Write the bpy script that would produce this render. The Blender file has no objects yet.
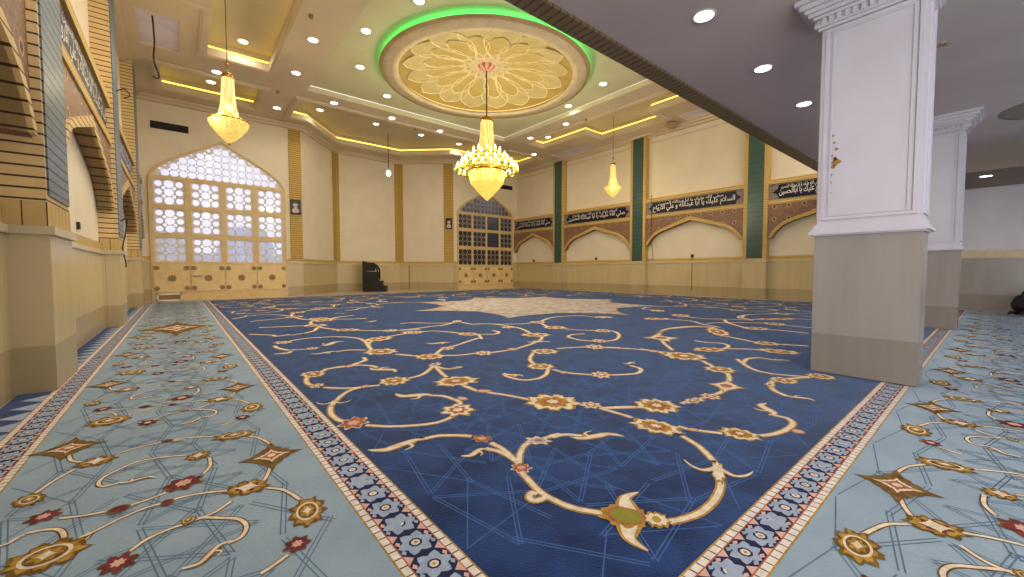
import bpy, bmesh, math, random
from mathutils import Vector, Matrix
random.seed(7)
S = bpy.context.scene
COL = S.collection
PI = math.pi
EXP = 0.0
# ------------------------------------------------------------------ camera
F, YAW, PITCH, ROLL = 401.26, 0.691747, -0.044135, -0.001160
CAM = Vector((0, 0, 1.2))
fw = Vector((math.sin(YAW)*math.cos(PITCH), math.cos(YAW)*math.cos(PITCH), math.sin(PITCH)))
r0 = Vector((math.cos(YAW), -math.sin(YAW), 0)); u0 = r0.cross(fw)
rt = math.cos(ROLL)*r0 + math.sin(ROLL)*u0
up = -math.sin(ROLL)*r0 + math.cos(ROLL)*u0
cd = bpy.data.cameras.new('camera'); cam = bpy.data.objects.new('camera', cd); COL.objects.link(cam)
m = Matrix((rt, up, -fw)).transposed().to_4x4(); m.translation = CAM; cam.matrix_world = m
cd.sensor_width = 36; cd.lens = F/1024*36; cd.clip_end = 200; cd.clip_start = 0.05
S.camera = cam
def gz(x, y, z=0.0):
    """survey point of the photograph dropped on the horizontal plane at height z"""
    d = fw + rt*((x-512)/F) - up*((y-288.5)/F)
    t = (z-CAM.z)/d.z
    return CAM + d*t

# ------------------------------------------------------------------ materials
def srgb(r, g, b):
    f = lambda c: (c/255/12.92) if c/255 <= .04045 else ((c/255+.055)/1.055)**2.4
    return (f(r), f(g), f(b), 1)
class N:
    def __init__(s, name):
        s.m = bpy.data.materials.new(name); s.m.use_nodes = True
        s.t = s.m.node_tree; s.b = s.t.nodes['Principled BSDF']
    def n(s, kind, **kw):
        nd = s.t.nodes.new(kind)
        for k, v in kw.items(): setattr(nd, k, v)
        return nd
    def l(s, a, b): s.t.links.new(a, b)
    def math(s, op, a, b=None, c=None):
        nd = s.n('ShaderNodeMath', operation=op)
        for i, v in enumerate((a, b, c)):
            if v is None: continue
            if isinstance(v, (int, float)): nd.inputs[i].default_value = v
            else: s.l(v, nd.inputs[i])
        return nd.outputs[0]
    def mix(s, f, a, b):
        nd = s.n('ShaderNodeMix', data_type='RGBA')
        for i, v in ((0, f), (6, a), (7, b)):
            if isinstance(v, (int, float, tuple)): nd.inputs[i].default_value = v
            else: s.l(v, nd.inputs[i])
        return nd.outputs[2]
    def pos(s):
        g = s.n('ShaderNodeNewGeometry'); x = s.n('ShaderNodeSeparateXYZ'); s.l(g.outputs['Position'], x.inputs[0])
        return g.outputs['Position'], x.outputs
    def noise(s, scale, detail=3, stretch=None):
        p, _ = s.pos()
        if stretch:
            mp = s.n('ShaderNodeMapping'); mp.inputs['Scale'].default_value = stretch; s.l(p, mp.inputs[0]); p = mp.outputs[0]
        t = s.n('ShaderNodeTexNoise'); t.inputs['Scale'].default_value = scale; t.inputs['Detail'].default_value = detail
        s.l(p, t.inputs['Vector']); return t.outputs['Fac']
def mat(name, c1, c2=None, scale=3, rough=.7, metal=0, emit=None, es=0, sheen=0, stretch=None, bump=0, spec=.5):
    k = N(name); c2 = c2 or tuple(min(1, v*.86) for v in c1[:3])+(1,)
    f = k.noise(scale, 4, stretch); ramp = k.n('ShaderNodeValToRGB'); ramp.color_ramp.elements[0].position = .35; ramp.color_ramp.elements[1].position = .65
    k.l(f, ramp.inputs[0]); col = k.mix(ramp.outputs[0], c1, c2)
    k.l(col, k.b.inputs['Base Color']); k.b.inputs['Roughness'].default_value = rough; k.b.inputs['Metallic'].default_value = metal
    k.b.inputs['Specular IOR Level'].default_value = spec
    if emit: k.b.inputs['Emission Color'].default_value = emit; k.b.inputs['Emission Strength'].default_value = es
    if sheen: k.b.inputs['Sheen Weight'].default_value = sheen; k.b.inputs['Sheen Roughness'].default_value = .4; k.b.inputs['Sheen Tint'].default_value = (.6, .75, 1, 1)
    if bump:
        bp = k.n('ShaderNodeBump'); bp.inputs['Strength'].default_value = bump; bp.inputs['Distance'].default_value = .01
        k.l(k.noise(scale*30, 2), bp.inputs['Height']); k.l(bp.outputs[0], k.b.inputs['Normal'])
    return k.m
def courses(name, c1, c2, joint, pitch, w=.13, vert=0, rough=.6, spec=.4, zbase=0):
    """brick or tile courses: dark joints every `pitch` metres up the wall, optional upright joints"""
    k = N(name); _, p = k.pos()
    fz = k.math('FRACT', k.math('DIVIDE', k.math('ADD', p[2], -zbase), pitch))
    j = k.math('LESS_THAN', fz, w)
    if vert:
        row = k.math('FLOOR', k.math('DIVIDE', p[2], pitch))
        h = k.math('ADD', k.math('ADD', p[0], p[1]), k.math('MULTIPLY', row, vert*.5))
        j = k.math('MAXIMUM', j, k.math('LESS_THAN', k.math('FRACT', k.math('DIVIDE', h, vert)), .06))
    base = k.mix(k.noise(6, 3), c1, c2)
    k.l(k.mix(j, base, joint), k.b.inputs['Base Color']); k.b.inputs['Roughness'].default_value = rough; k.b.inputs['Specular IOR Level'].default_value = spec
    bp = k.n('ShaderNodeBump'); bp.inputs['Distance'].default_value = .02; bp.invert = True; k.l(j, bp.inputs['Height']); k.l(bp.outputs[0], k.b.inputs['Normal'])
    return k.m
def marble(name, c1, c2, seam, width=.9, rough=.25):
    k = N(name); _, p = k.pos()
    f = k.noise(5, 6, (1, 1, .12)); base = k.mix(f, c1, c2)
    h = k.math('ADD', p[0], p[1]); s1 = k.math('LESS_THAN', k.math('FRACT', k.math('DIVIDE', h, width)), .008)
    z = k.math('LESS_THAN', p[2], .47); base = k.mix(k.math('MULTIPLY', z, .32), base, srgb(96, 78, 50))
    k.l(k.mix(k.math('MULTIPLY', s1, .6), base, seam), k.b.inputs['Base Color']); k.b.inputs['Roughness'].default_value = rough
    return k.m
def spots(name, ground, dot, ring, pitch, rough=.5, axis='yz'):
    """mosaic ground with ringed dots"""
    k = N(name); _, p = k.pos()
    a = k.math('ADD', k.math('FRACT', k.math('DIVIDE', p[1], pitch)), -.5); b = k.math('ADD', k.math('FRACT', k.math('DIVIDE', p[2], pitch)), -.5)
    r = k.math('SQRT', k.math('ADD', k.math('MULTIPLY', a, a), k.math('MULTIPLY', b, b)))
    v = k.n('ShaderNodeTexVoronoi'); v.inputs['Scale'].default_value = 22; k.l(k.pos()[0], v.inputs[0])
    g = k.mix(k.math('MULTIPLY', v.outputs['Distance'], 1.2), ground, tuple(c*.45 for c in ground[:3])+(1,))
    c = k.mix(k.math('LESS_THAN', r, .17), g, ring); c = k.mix(k.math('LESS_THAN', r, .1), c, dot)
    k.l(c, k.b.inputs['Base Color']); k.b.inputs['Roughness'].default_value = rough
    return k.m
def glow(name, c1, c2, s1, s2, scale, kind='bead'):
    k = N(name); p, xyz = k.pos()
    if kind == 'bead':
        v = k.n('ShaderNodeTexVoronoi'); v.inputs['Scale'].default_value = scale; k.l(p, v.inputs[0]); f = k.math('MULTIPLY', v.outputs['Distance'], 1.3)
    else:
        mp = k.n('ShaderNodeMapping'); mp.inputs['Scale'].default_value = (1, 1, .05); k.l(p, mp.inputs[0])
        v = k.n('ShaderNodeTexVoronoi'); v.inputs['Scale'].default_value = scale; k.l(mp.outputs[0], v.inputs[0]); f = k.math('MULTIPLY', v.outputs['Distance'], 1.4)
    f = k.math('MINIMUM', f, 1.0)
    k.l(k.mix(f, c1, c2), k.b.inputs['Emission Color'])
    k.l(k.math('ADD', k.math('MULTIPLY', f, s2-s1), s1), k.b.inputs['Emission Strength'])
    k.b.inputs['Base Color'].default_value = (.5, .35, .1, 1); k.b.inputs['Roughness'].default_value = .15
    return k.m

M = {}
M['plaster'] = mat('cream_plaster', srgb(226, 212, 184), srgb(221, 206, 177), 1.2, .85)
M['plaster_white'] = mat('white_plaster', srgb(214, 210, 214), srgb(204, 200, 206), 1.2, .8)
M['ceil'] = mat('ceiling_plaster', srgb(206, 190, 156), srgb(196, 180, 148), .8, .85)
M['beamc'] = mat('beam_plaster', srgb(214, 196, 164), srgb(206, 188, 156), .8, .85)
M['panelc'] = mat('panel_plaster', srgb(212, 206, 168), srgb(206, 198, 160), .8, .85)
M['lilac'] = mat('lilac_paint', srgb(226, 216, 230), srgb(212, 202, 218), 2, .8)
M['soffit'] = mat('grey_soffit', srgb(206, 192, 190), srgb(196, 182, 182), .8, .85)
M['bulk'] = mat('bulkhead_paint', srgb(150, 138, 128), srgb(140, 128, 118), .8, .85)
M['soffit_edge'] = None
M['marble'] = marble('beige_marble', srgb(208, 188, 142), srgb(190, 169, 124), srgb(120, 104, 70))
M['marble_grey'] = marble('grey_marble', srgb(164, 157, 150), srgb(140, 133, 126), srgb(120, 112, 100), 3)
M['marble_trim'] = mat('marble_trim', srgb(205, 188, 150), None, 6, .3)
M['brick'] = courses('yellow_brick', srgb(226, 194, 134), srgb(208, 174, 112), srgb(66, 44, 22), .105, .17)
M['brick_fine'] = courses('yellow_brick_fine', srgb(206, 168, 84), srgb(190, 152, 70), srgb(112, 80, 30), .1, .2)
M['brick_band'] = courses('soldier_brick', srgb(208, 176, 110), srgb(190, 156, 92), srgb(80, 56, 26), 3.0, .0, .16)
M['brick_edge'] = courses('brick_edging', srgb(214, 180, 104), srgb(198, 162, 88), srgb(150, 116, 56), .09, .16)
M['tile_grey'] = courses('glazed_tile_grey', srgb(120, 134, 140), srgb(82, 98, 106), srgb(34, 34, 36), .105, .17, 0, .4, .3)
M['tile_green'] = courses('glazed_tile_green', srgb(58, 92, 80), srgb(44, 72, 68), srgb(34, 54, 50), .2, .06, 0, .25, .6)
M['mosaic'] = spots('brown_mosaic', srgb(158, 116, 86), srgb(66, 44, 38), srgb(182, 144, 104), .5)
M['black_tile'] = mat('black_tile', srgb(20, 16, 30), srgb(30, 24, 36), 12, .4, spec=.2)
M['end_tile'] = spots('inscription_end_tile', srgb(150, 134, 130), srgb(90, 50, 40), srgb(200, 180, 160), .12)
M['letters'] = mat('white_lettering', srgb(235, 228, 214), None, 10, .4)
M['white'] = mat('white_paint', srgb(204, 200, 209), srgb(198, 194, 203), 2, .5)
M['scar'] = mat('bare_plaster', srgb(178, 140, 70), srgb(150, 110, 60), 30, .9)
M['floor'] = mat('stone_floor', srgb(190, 176, 150), srgb(176, 160, 132), 3, .3)
M['gold'] = mat('brass', srgb(200, 150, 50), srgb(170, 120, 40), 8, .25, .9)
M['black'] = mat('black_wood', srgb(16, 13, 13), srgb(26, 20, 18), 6, .4)
M['blackgrille'] = courses('black_grille', srgb(34, 28, 26), srgb(30, 24, 22), srgb(8, 6, 6), .04, .4)
M['wire'] = mat('dark_cable', srgb(60, 44, 30), None, 5, .6)
M['frame'] = mat('gilt_frame', srgb(220, 190, 132), srgb(210, 178, 118), 4, .45)
M['frame_light'] = mat('gilt_panel', srgb(232, 202, 142), srgb(224, 192, 130), 4, .45)
M['boss'] = mat('carved_boss', srgb(130, 98, 50), srgb(160, 124, 66), 30, .5)
M['lattice'] = mat('lattice_gilt', srgb(232, 226, 220), srgb(220, 212, 204), 10, .5)
M['lattice_dim'] = mat('lattice_tan', srgb(176, 156, 116), srgb(160, 138, 100), 10, .5)
M['petal_edge'] = mat('petal_edge', srgb(240, 226, 172), None, 3, .7)
M['petal'] = mat('petal_cream', srgb(206, 188, 128), None, 3, .7)
M['petal_gold'] = mat('petal_gold', srgb(192, 170, 100), srgb(184, 160, 88), 3, .7)
M['dome'] = mat('dome_yellow', srgb(190, 166, 92), srgb(180, 154, 80), 3, .8)
M['rimcream'] = mat('rim_cream', srgb(214, 196, 156), None, 3, .7)
M['rimtan'] = mat('rim_tan', srgb(170, 140, 96), None, 3, .6)
M['red'] = mat('red_enamel', srgb(200, 90, 70), None, 5, .4)
M['led'] = mat('yellow_led', (.9, .75, .2, 1), emit=(1, .78, .12, 1), es=2.2)
M['ledg'] = mat('green_led', (.1, .9, .3, 1), emit=(.02, 1, .22, 1), es=9)
M['ledd'] = mat('dome_led', (.9, .75, .2, 1), emit=(1, .8, .3, 1), es=.9)
M['disc'] = mat('lamp_disc', (1, 1, 1, 1), emit=(1, .93, .84, 1), es=7)
M['disc_cool'] = mat('lamp_disc_cool', (1, 1, 1, 1), emit=(1, .98, 1, 1), es=9)
M['trimring'] = mat('lamp_trim', srgb(220, 214, 204), None, 5, .4)
M['strand'] = glow('crystal_strand', (1, .82, .42, 1), (1, .5, .12, 1), 1.0, .5, 26, 'strand')
M['bead'] = glow('crystal_bead', (1, .84, .34, 1), (1, .55, .06, 1), 1.05, .55, 24)
M['bead_main'] = glow('crystal_bead_main', (1, .78, .2, 1), (1, .58, .05, 1), 1.1, .8, 16)
M['bulb'] = mat('bulb_glass', (1, 1, .9, 1), emit=(1, .96, .42, 1), es=1.35)
M['cup'] = mat('green_glass_cup', srgb(170, 180, 40), srgb(110, 150, 40), 20, .2, emit=(.6, .7, .03, 1), es=.55)
M['bulbw'] = mat('pendant_bulb', (1, 1, 1, 1), emit=(1, 1, 1, 1), es=8)
M['photo_dark'] = mat('photo_brown', srgb(60, 34, 28), srgb(40, 22, 20), 8, .3)
M['photo_white'] = mat('photo_pale', srgb(214, 196, 196), srgb(180, 150, 150), 14, .4)
M['photo_skin'] = mat('photo_skin', srgb(178, 130, 112), None, 14, .4)
M['tarp'] = mat('blue_tarp', srgb(110, 150, 215), srgb(190, 206, 232), 2.2, .5)
M['yard'] = mat('yard_concrete', srgb(170, 166, 166), srgb(150, 146, 148), .6, .9)
M['yardwall'] = mat('yard_wall', srgb(188, 184, 186), srgb(170, 166, 170), .8, .9)
M['yardheap'] = mat('grey_cover', srgb(150, 142, 136), srgb(110, 104, 100), 2, .8)
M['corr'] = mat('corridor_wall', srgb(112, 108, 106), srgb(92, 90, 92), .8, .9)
M['cloth'] = mat('black_cloth', srgb(20, 18, 22), srgb(30, 26, 30), 8, .9)
M['skin'] = mat('skin', srgb(140, 78, 60), srgb(128, 68, 52), 8, .6)
M['hair'] = mat('dark_hair', srgb(18, 14, 13), None, 40, .7)
# carpet yarns
M['navy'] = mat('navy_pile', srgb(17, 34, 73), srgb(32, 58, 106), 3.2, .9, sheen=.3, bump=.4, spec=.1)
M['navyline'] = mat('navy_pile_line', srgb(70, 104, 156), None, 9, .9, spec=.1)
M['light'] = mat('pale_blue_pile', srgb(146, 164, 174), srgb(132, 151, 163), 1.8, .9, sheen=.25, bump=.4, spec=.1)
M['lightline'] = mat('pale_blue_pile_line', srgb(98, 120, 138), None, 9, .9, spec=.1)
M['cream'] = mat('cream_pile', srgb(228, 214, 190), srgb(206, 188, 158), 25, .9, spec=.1)
M['ygold'] = mat('gold_pile', srgb(184, 146, 66), srgb(150, 112, 44), 25, .9, spec=.1)
M['ybrown'] = mat('brown_pile', srgb(128, 100, 52), srgb(96, 70, 36), 25, .9, spec=.1)
M['yrust'] = mat('rust_pile', srgb(178, 112, 74), srgb(150, 84, 56), 25, .9, spec=.1)
M['yred'] = mat('maroon_pile', srgb(128, 60, 58), srgb(96, 44, 46), 25, .9, spec=.1)
M['ygreen'] = mat('olive_pile', srgb(140, 134, 56), None, 25, .9, spec=.1)
M['ysalmon'] = mat('salmon_pile', srgb(214, 170, 150), None, 25, .9, spec=.1)
M['edge'] = mat('white_edge_pile', srgb(226, 220, 210), srgb(206, 198, 188), 25, .9, spec=.1)
M['yblue'] = mat('grey_blue_pile', srgb(158, 170, 186), srgb(142, 155, 173), 25, .9, spec=.1)
M['yblack'] = mat('ink_pile', srgb(40, 46, 76), None, 25, .9, spec=.1)
k = N('medallion_pile'); v = k.n('ShaderNodeTexVoronoi'); v.inputs['Scale'].default_value = 5; k.l(k.pos()[0], v.inputs[0])
k.l(k.mix(k.math('MULTIPLY', v.outputs['Distance'], 1.3), srgb(190, 184, 174), srgb(150, 134, 124)), k.b.inputs['Base Color']); k.b.inputs['Roughness'].default_value = .9
M['med'] = k.m
# grooved edge of the mezzanine
k = N('grooved_edge'); _, p = k.pos(); fr = k.math('LESS_THAN', k.math('FRACT', k.math('DIVIDE', p[0], .12)), .25)
k.l(k.mix(fr, srgb(128, 108, 78), srgb(84, 68, 48)), k.b.inputs['Base Color']); M['soffit_edge'] = k.m
# frosted window pane
def pane_mat(name, tint, clear):
    k = N(name); out = k.t.nodes['Material Output']
    tr = k.n('ShaderNodeBsdfTransparent'); tl = k.n('ShaderNodeBsdfTranslucent'); gl = k.n('ShaderNodeBsdfGlossy'); gl.inputs['Roughness'].default_value = .1
    nz = k.noise(1.5, 3); k.l(k.mix(nz, tint, tuple(c*.9 for c in tint[:3])+(1,)), tl.inputs[0]); tr.inputs[0].default_value = tint
    a = k.n('ShaderNodeMixShader'); a.inputs[0].default_value = clear; k.l(tl.outputs[0], a.inputs[1]); k.l(tr.outputs[0], a.inputs[2])
    b = k.n('ShaderNodeMixShader'); b.inputs[0].default_value = .05; k.l(a.outputs[0], b.inputs[1]); k.l(gl.outputs[0], b.inputs[2])
    k.l(b.outputs[0], out.inputs[0]); return k.m
M['pane'] = pane_mat('frosted_pane', (.93, .92, .97, 1), .7)
M['pane_dim'] = pane_mat('grey_pane', (.62, .60, .66, 1), .75)  # greyer, darker tint than the frosted pane

# ------------------------------------------------------------------ mesh helpers
class MB:
    def __init__(s): s.v = []; s.f = []; s.mi = []; s.mats = []
    def idx(s, mk):
        if mk not in s.mats: s.mats.append(mk)
        return s.mats.index(mk)
    def poly(s, pts, mk):
        i = len(s.v); s.v += [tuple(p) for p in pts]; s.f.append(tuple(range(i, i+len(pts)))); s.mi.append(s.idx(mk))
    def box(s, a, b, mk):
        (x0, y0, z0), (x1, y1, z1) = [tuple(map(min, a, b)), tuple(map(max, a, b))]
        i = len(s.v); s.v += [(x, y, z) for z in (z0, z1) for y in (y0, y1) for x in (x0, x1)]
        for f in ((0, 2, 3, 1), (4, 5, 7, 6), (0, 1, 5, 4), (2, 6, 7, 3), (0, 4, 6, 2), (1, 3, 7, 5)):
            s.f.append(tuple(i+k for k in f)); s.mi.append(s.idx(mk))
        return s
    def fbox(s, o, u, n, a, b, mk):
        """box in a wall frame: o origin, u along, n inward normal, z up; a=(u,v,z) b=(u,v,z)"""
        i = len(s.v); o = Vector(o)
        (x0, y0, z0), (x1, y1, z1) = [tuple(map(min, a, b)), tuple(map(max, a, b))]
        s.v += [tuple(o+u*x+n*y+Vector((0, 0, z))) for z in (z0, z1) for y in (y0, y1) for x in (x0, x1)]
        for f in ((0, 2, 3, 1), (4, 5, 7, 6), (0, 1, 5, 4), (2, 6, 7, 3), (0, 4, 6, 2), (1, 3, 7, 5)):
            s.f.append(tuple(i+k for k in f)); s.mi.append(s.idx(mk))
        return s
    def lathe(s, prof, mk, c=(0, 0), n=32, ridge=0, nr=0):
        i = len(s.v); L = len(prof)
        for k in range(n):
            a = 2*PI*k/n; q = 1+(ridge*math.cos(nr*a) if ridge else 0)
            s.v += [(c[0]+r*q*math.cos(a), c[1]+r*q*math.sin(a), z) for r, z in prof]
        for k in range(n):
            for j in range(L-1):
                s.f.append((i+k*L+j, i+((k+1) % n)*L+j, i+((k+1) % n)*L+j+1, i+k*L+j+1)); s.mi.append(s.idx(mk))
        return s
    def tube(s, pts, r, mk, n=8):
        pts = [Vector(p) for p in pts]; i = len(s.v)
        for k, p in enumerate(pts):
            d = (pts[min(k+1, len(pts)-1)]-pts[max(k-1, 0)]).normalized()
            a = d.orthogonal().normalized(); b = d.cross(a); rr = r[k] if isinstance(r, (list, tuple)) else r
            s.v += [tuple(p+(a*math.cos(2*PI*j/n)+b*math.sin(2*PI*j/n))*rr) for j in range(n)]
        for k in range(len(pts)-1):
            for j in range(n):
                s.f.append((i+k*n+j, i+k*n+(j+1) % n, i+(k+1)*n+(j+1) % n, i+(k+1)*n+j)); s.mi.append(s.idx(mk))
        s.f.append(tuple(i+j for j in reversed(range(n)))); s.mi.append(s.idx(mk))
        s.f.append(tuple(i+(len(pts)-1)*n+j for j in range(n))); s.mi.append(s.idx(mk))
        return s
    def add_mesh(s, me, mk, mtx=None):
        i = len(s.v); s.v += [tuple((mtx @ v.co) if mtx else v.co) for v in me.vertices]
        for p in me.polygons: s.f.append(tuple(i+k for k in p.vertices)); s.mi.append(s.idx(mk))
        return s
    def build(s, name, parent=None, smooth=False, at=None, nrm=True):
        me = bpy.data.meshes.new(name); vs = s.v
        if at: vs = [(x-at[0], y-at[1], z-at[2]) for x, y, z in vs]
        me.from_pydata(vs, [], s.f)
        for mk in s.mats: me.materials.append(M[mk])
        me.polygons.foreach_set('material_index', s.mi)
        if smooth: me.polygons.foreach_set('use_smooth', [True]*len(s.f))
        me.update()
        if nrm:
            bm = bmesh.new(); bm.from_mesh(me); bmesh.ops.recalc_face_normals(bm, faces=bm.faces); bm.to_mesh(me); bm.free()
        o = bpy.data.objects.new(name, me); COL.objects.link(o)
        if at: o.location = at
        if parent is not None:
            o.parent = parent
            if not at: o.matrix_parent_inverse = parent.matrix_basis.inverted()
            else: o.location = Vector(at)-parent.location
        return o
def cut(loops, thick, mtx=None):
    """flat plate with holes: first loop outer, others holes; centred thickness, local z up"""
    cu = bpy.data.curves.new('plate', 'CURVE'); cu.dimensions = '2D'; cu.fill_mode = 'BOTH'; cu.extrude = thick/2
    for lp in loops:
        sp = cu.splines.new('POLY'); sp.points.add(len(lp)-1); sp.use_cyclic_u = True
        for q, p in zip(sp.points, lp): q.co = (p[0], p[1], 0, 1)
    o = bpy.data.objects.new('plate', cu); COL.objects.link(o)
    dg = bpy.context.evaluated_depsgraph_get(); dg.update()
    me = bpy.data.meshes.new_from_object(o.evaluated_get(dg))
    bpy.data.objects.remove(o); bpy.data.curves.remove(cu)
    if mtx: me.transform(mtx)
    return me
def tag(o, label=None, cat=None, group=None, kind=None):
    if label: o['label'] = label
    if cat: o['category'] = cat
    if group: o['group'] = group
    if kind: o['kind'] = kind
    return o
def empty(name, loc, label=None, cat=None, group=None, kind=None, rz=0):
    o = bpy.data.objects.new(name, None); COL.objects.link(o); o.location = loc; o.rotation_euler = (0, 0, rz); o.empty_display_size = .1
    return tag(o, label, cat, group, kind)
def struct(o, label, cat): return tag(o, label, cat, None, 'structure')
def copy_tree(o, parent=None):
    c = o.copy(); COL.objects.link(c)
    if parent is not None: c.parent = parent
    for ch in list(o.children): copy_tree(ch, c)
    return c
def catmull(pts, n=6):
    P = [Vector(p) for p in pts]
    if len(P) < 3: return P
    out = []
    for i in range(len(P)-1):
        a = P[max(i-1, 0)]; b = P[i]; c = P[i+1]; d = P[min(i+2, len(P)-1)]
        for k in range(n):
            t = k/n; out.append(.5*((2*b)+(c-a)*t+(2*a-5*b+4*c-d)*t*t+(3*b-a-3*c+d)*t**3))
    return out+[P[-1]]
def rect(x0, y0, x1, y1): return [(x0, y0), (x1, y0), (x1, y1), (x0, y1)]
def offset(poly, d):
    """offset a closed polygon outward by d (either winding)"""
    A = sum(poly[i][0]*poly[(i+1) % len(poly)][1]-poly[(i+1) % len(poly)][0]*poly[i][1] for i in range(len(poly)))
    sg = 1 if A > 0 else -1; out = []; n = len(poly)
    for i in range(n):
        p0, p1, p2 = Vector(poly[i-1]), Vector(poly[i]), Vector(poly[(i+1) % n])
        e1 = (p1-p0).normalized(); e2 = (p2-p1).normalized()
        n1 = Vector((e1.y, -e1.x))*sg; n2 = Vector((e2.y, -e2.x))*sg
        b = (n1+n2); b = b/max(.3, (1+n1.dot(n2))); out.append(tuple(p1+b*d))
    return out
def walls_of(mb, poly, z0, z1, mk):
    for i in range(len(poly)):
        a, b = poly[i], poly[(i+1) % len(poly)]
        mb.poly([(a[0], a[1], z0), (b[0], b[1], z0), (b[0], b[1], z1), (a[0], a[1], z1)], mk)

# ------------------------------------------------------------------ room shell
XL, XR, HC, YB, ZM = -1.28, 18.6, 8.1, 3.33, 4.25
Z3 = Vector((0, 0, 1))
fl = MB().box((-1.5, -7, -.1), (19, 24.7, 0), 'floor').build('floor'); struct(fl, 'beige stone floor showing as a thin strip along the walls', 'floor')
fr_poly = [(XL, 21.53), (4.65, 21.53), (7, 24.3), (10.8, 24.3), (13.4, 21.95), (XR, 21.95)]
def wall_seg(name, p, q, label, ztop=8.4, z0=0, holes=None, wains=None, mk='plaster', wm='marble'):
    """a wall from p to q (room on the left of p->q walking so that n points inward)"""
    p = Vector((*p, 0)); q = Vector((*q, 0)); u = (q-p).normalized(); n = Vector((u.y, -u.x, 0)); L = (q-p).length
    mb = MB(); m4 = Matrix((u, Z3, n)).transposed().to_4x4(); m4.translation = p - n*.1
    mb.add_mesh(cut([rect(0, z0, L, ztop)]+(holes or []), .2, m4), mk)
    w = struct(mb.build(name), label, 'wall')
    mb = MB()
    for a, b in (wains if wains is not None else [(0, L)]):
        mb.fbox(p, u, n, (a, 0, 0), (b, .03, 1.56), wm)
    if mb.f:
        tag(mb.build('wainscot', w), 'polished beige marble slabs with a darker base course')
        t = MB()
        for a, b in (wains if wains is not None else [(0, L)]):
            t.fbox(p, u, n, (a, 0, 1.56), (b, .06, 1.64), 'marble_trim'); t.fbox(p, u, n, (a, 0, 1.64), (b, .03, 1.80), 'brick_band' if name == 'wall_left' else 'marble_trim' if name == 'wall_right_low' else 'brick_edge')
        t.build('wainscot_trim', w)
    return w, p, u, n
# window openings -------------------------------------------------
KW = [(0, 0), (.05, .15), (.14, .29), (.33, .48), (.66, .74), (1, 1)]
KB = [(0, 0), (.04, .15), (.12, .33), (.2, .46), (.32, .58), (.66, .79), (1, 1)]
def keel(x0, x1, zs, za, half=KW):
    """pointed flat arch outline from (x0,zs) over the apex to (x1,zs)"""
    c = (x0+x1)/2; h = (x1-x0)/2; out = []
    hv = catmull([Vector((a, b, 0)) for a, b in half], 3)
    L = [(x0+v.x*h, zs+v.y*(za-zs)) for v in hv]; R = [(x1-v.x*h, zs+v.y*(za-zs)) for v in reversed(hv[:-1])]
    return L+R
def window_hole(x0, x1, zs, za): return [(x0, .02)]+keel(x0, x1, zs, za)+[(x1, .02)]
# window wall: p->q must have inward normal -Y : u=+X gives n=(u.y,-u.x)=(0,-1)
W1 = (-.82, 3.9, 4.95, 6.72); W2 = (13.68, 18.18, 4.9, 6.5)
wb, *_ = wall_seg('wall_back_left', (XL, 21.53), (4.65, 21.53), 'cream plaster wall around the bright arched window left of the black pulpit', holes=[[(x-XL, z) for x, z in window_hole(*W1)]], wains=[(0, W1[0]-XL), (W1[1]-XL, 4.65-XL)])
wall_seg('wall_apse_left', (4.65, 21.53), (7, 24.3), 'slanting cream wall panel left of the black pulpit')
wall_seg('wall_apse', (7, 24.3), (10.8, 24.3), 'cream wall panel behind the black pulpit')
wall_seg('wall_apse_right', (10.8, 24.3), (13.4, 21.95), 'slanting cream wall panel right of the black pulpit')
wall_seg('wall_back_right', (13.4, 21.95), (XR, 21.95), 'cream wall around the dim arched window behind the large chandelier', holes=[[(x-13.4, z) for x, z in window_hole(*W2)]], wains=[(0, W2[0]-13.4), (W2[1]-13.4, XR-13.4)])
wL, *_ = wall_seg('wall_left', (XL, -7), (XL, 21.53), 'cream long wall with brick piers and keel arches on the left')
wR, *_ = wall_seg('wall_right', (XR, 21.95), (XR, YB), 'cream long wall with green tiled pilasters and black inscriptions')
wall_seg('wall_right_low', (XR, YB), (XR, -7), 'pale wall under the mezzanine beyond the white pillars', ztop=4.3, mk='plaster_white', wm='marble_grey')
# brick strips at the corners of the apse
bs = [((4.65, 21.53), (XL, 21.53), 0, .52, -1), ((7, 24.3), (4.65, 21.53), 0, .36, -1), ((7, 24.3), (10.8, 24.3), 0, .2, 1), ((10.8, 24.3), (7, 24.3), 0, .25, -1), ((10.8, 24.3), (13.4, 21.95), 0, .3, 1), ((13.4, 21.95), (10.8, 24.3), .0, .6, -1)]
sets = [(0,), (1, 2), (3, 4), (5,)]
names = ['yellow brick strip right of the bright window', 'yellow brick strip second from the bright window', 'yellow brick strip right behind the pulpit', 'yellow brick strip left of the dim window']
for i, (st, lb) in enumerate(zip(sets, names)):
    mb = MB()
    for k in st:
        p, q, a, b, sd = bs[k]; p = Vector((*p, 0)); q = Vector((*q, 0)); u = (q-p).normalized(); n = Vector((u.y, -u.x, 0))*sd
        mb.fbox(p, u, n, (a, 0, 1.8), (b, .05, 8.0), 'brick_fine')
    struct(mb.build('trim_%d' % (i+1)), lb, 'brick strip')

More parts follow.
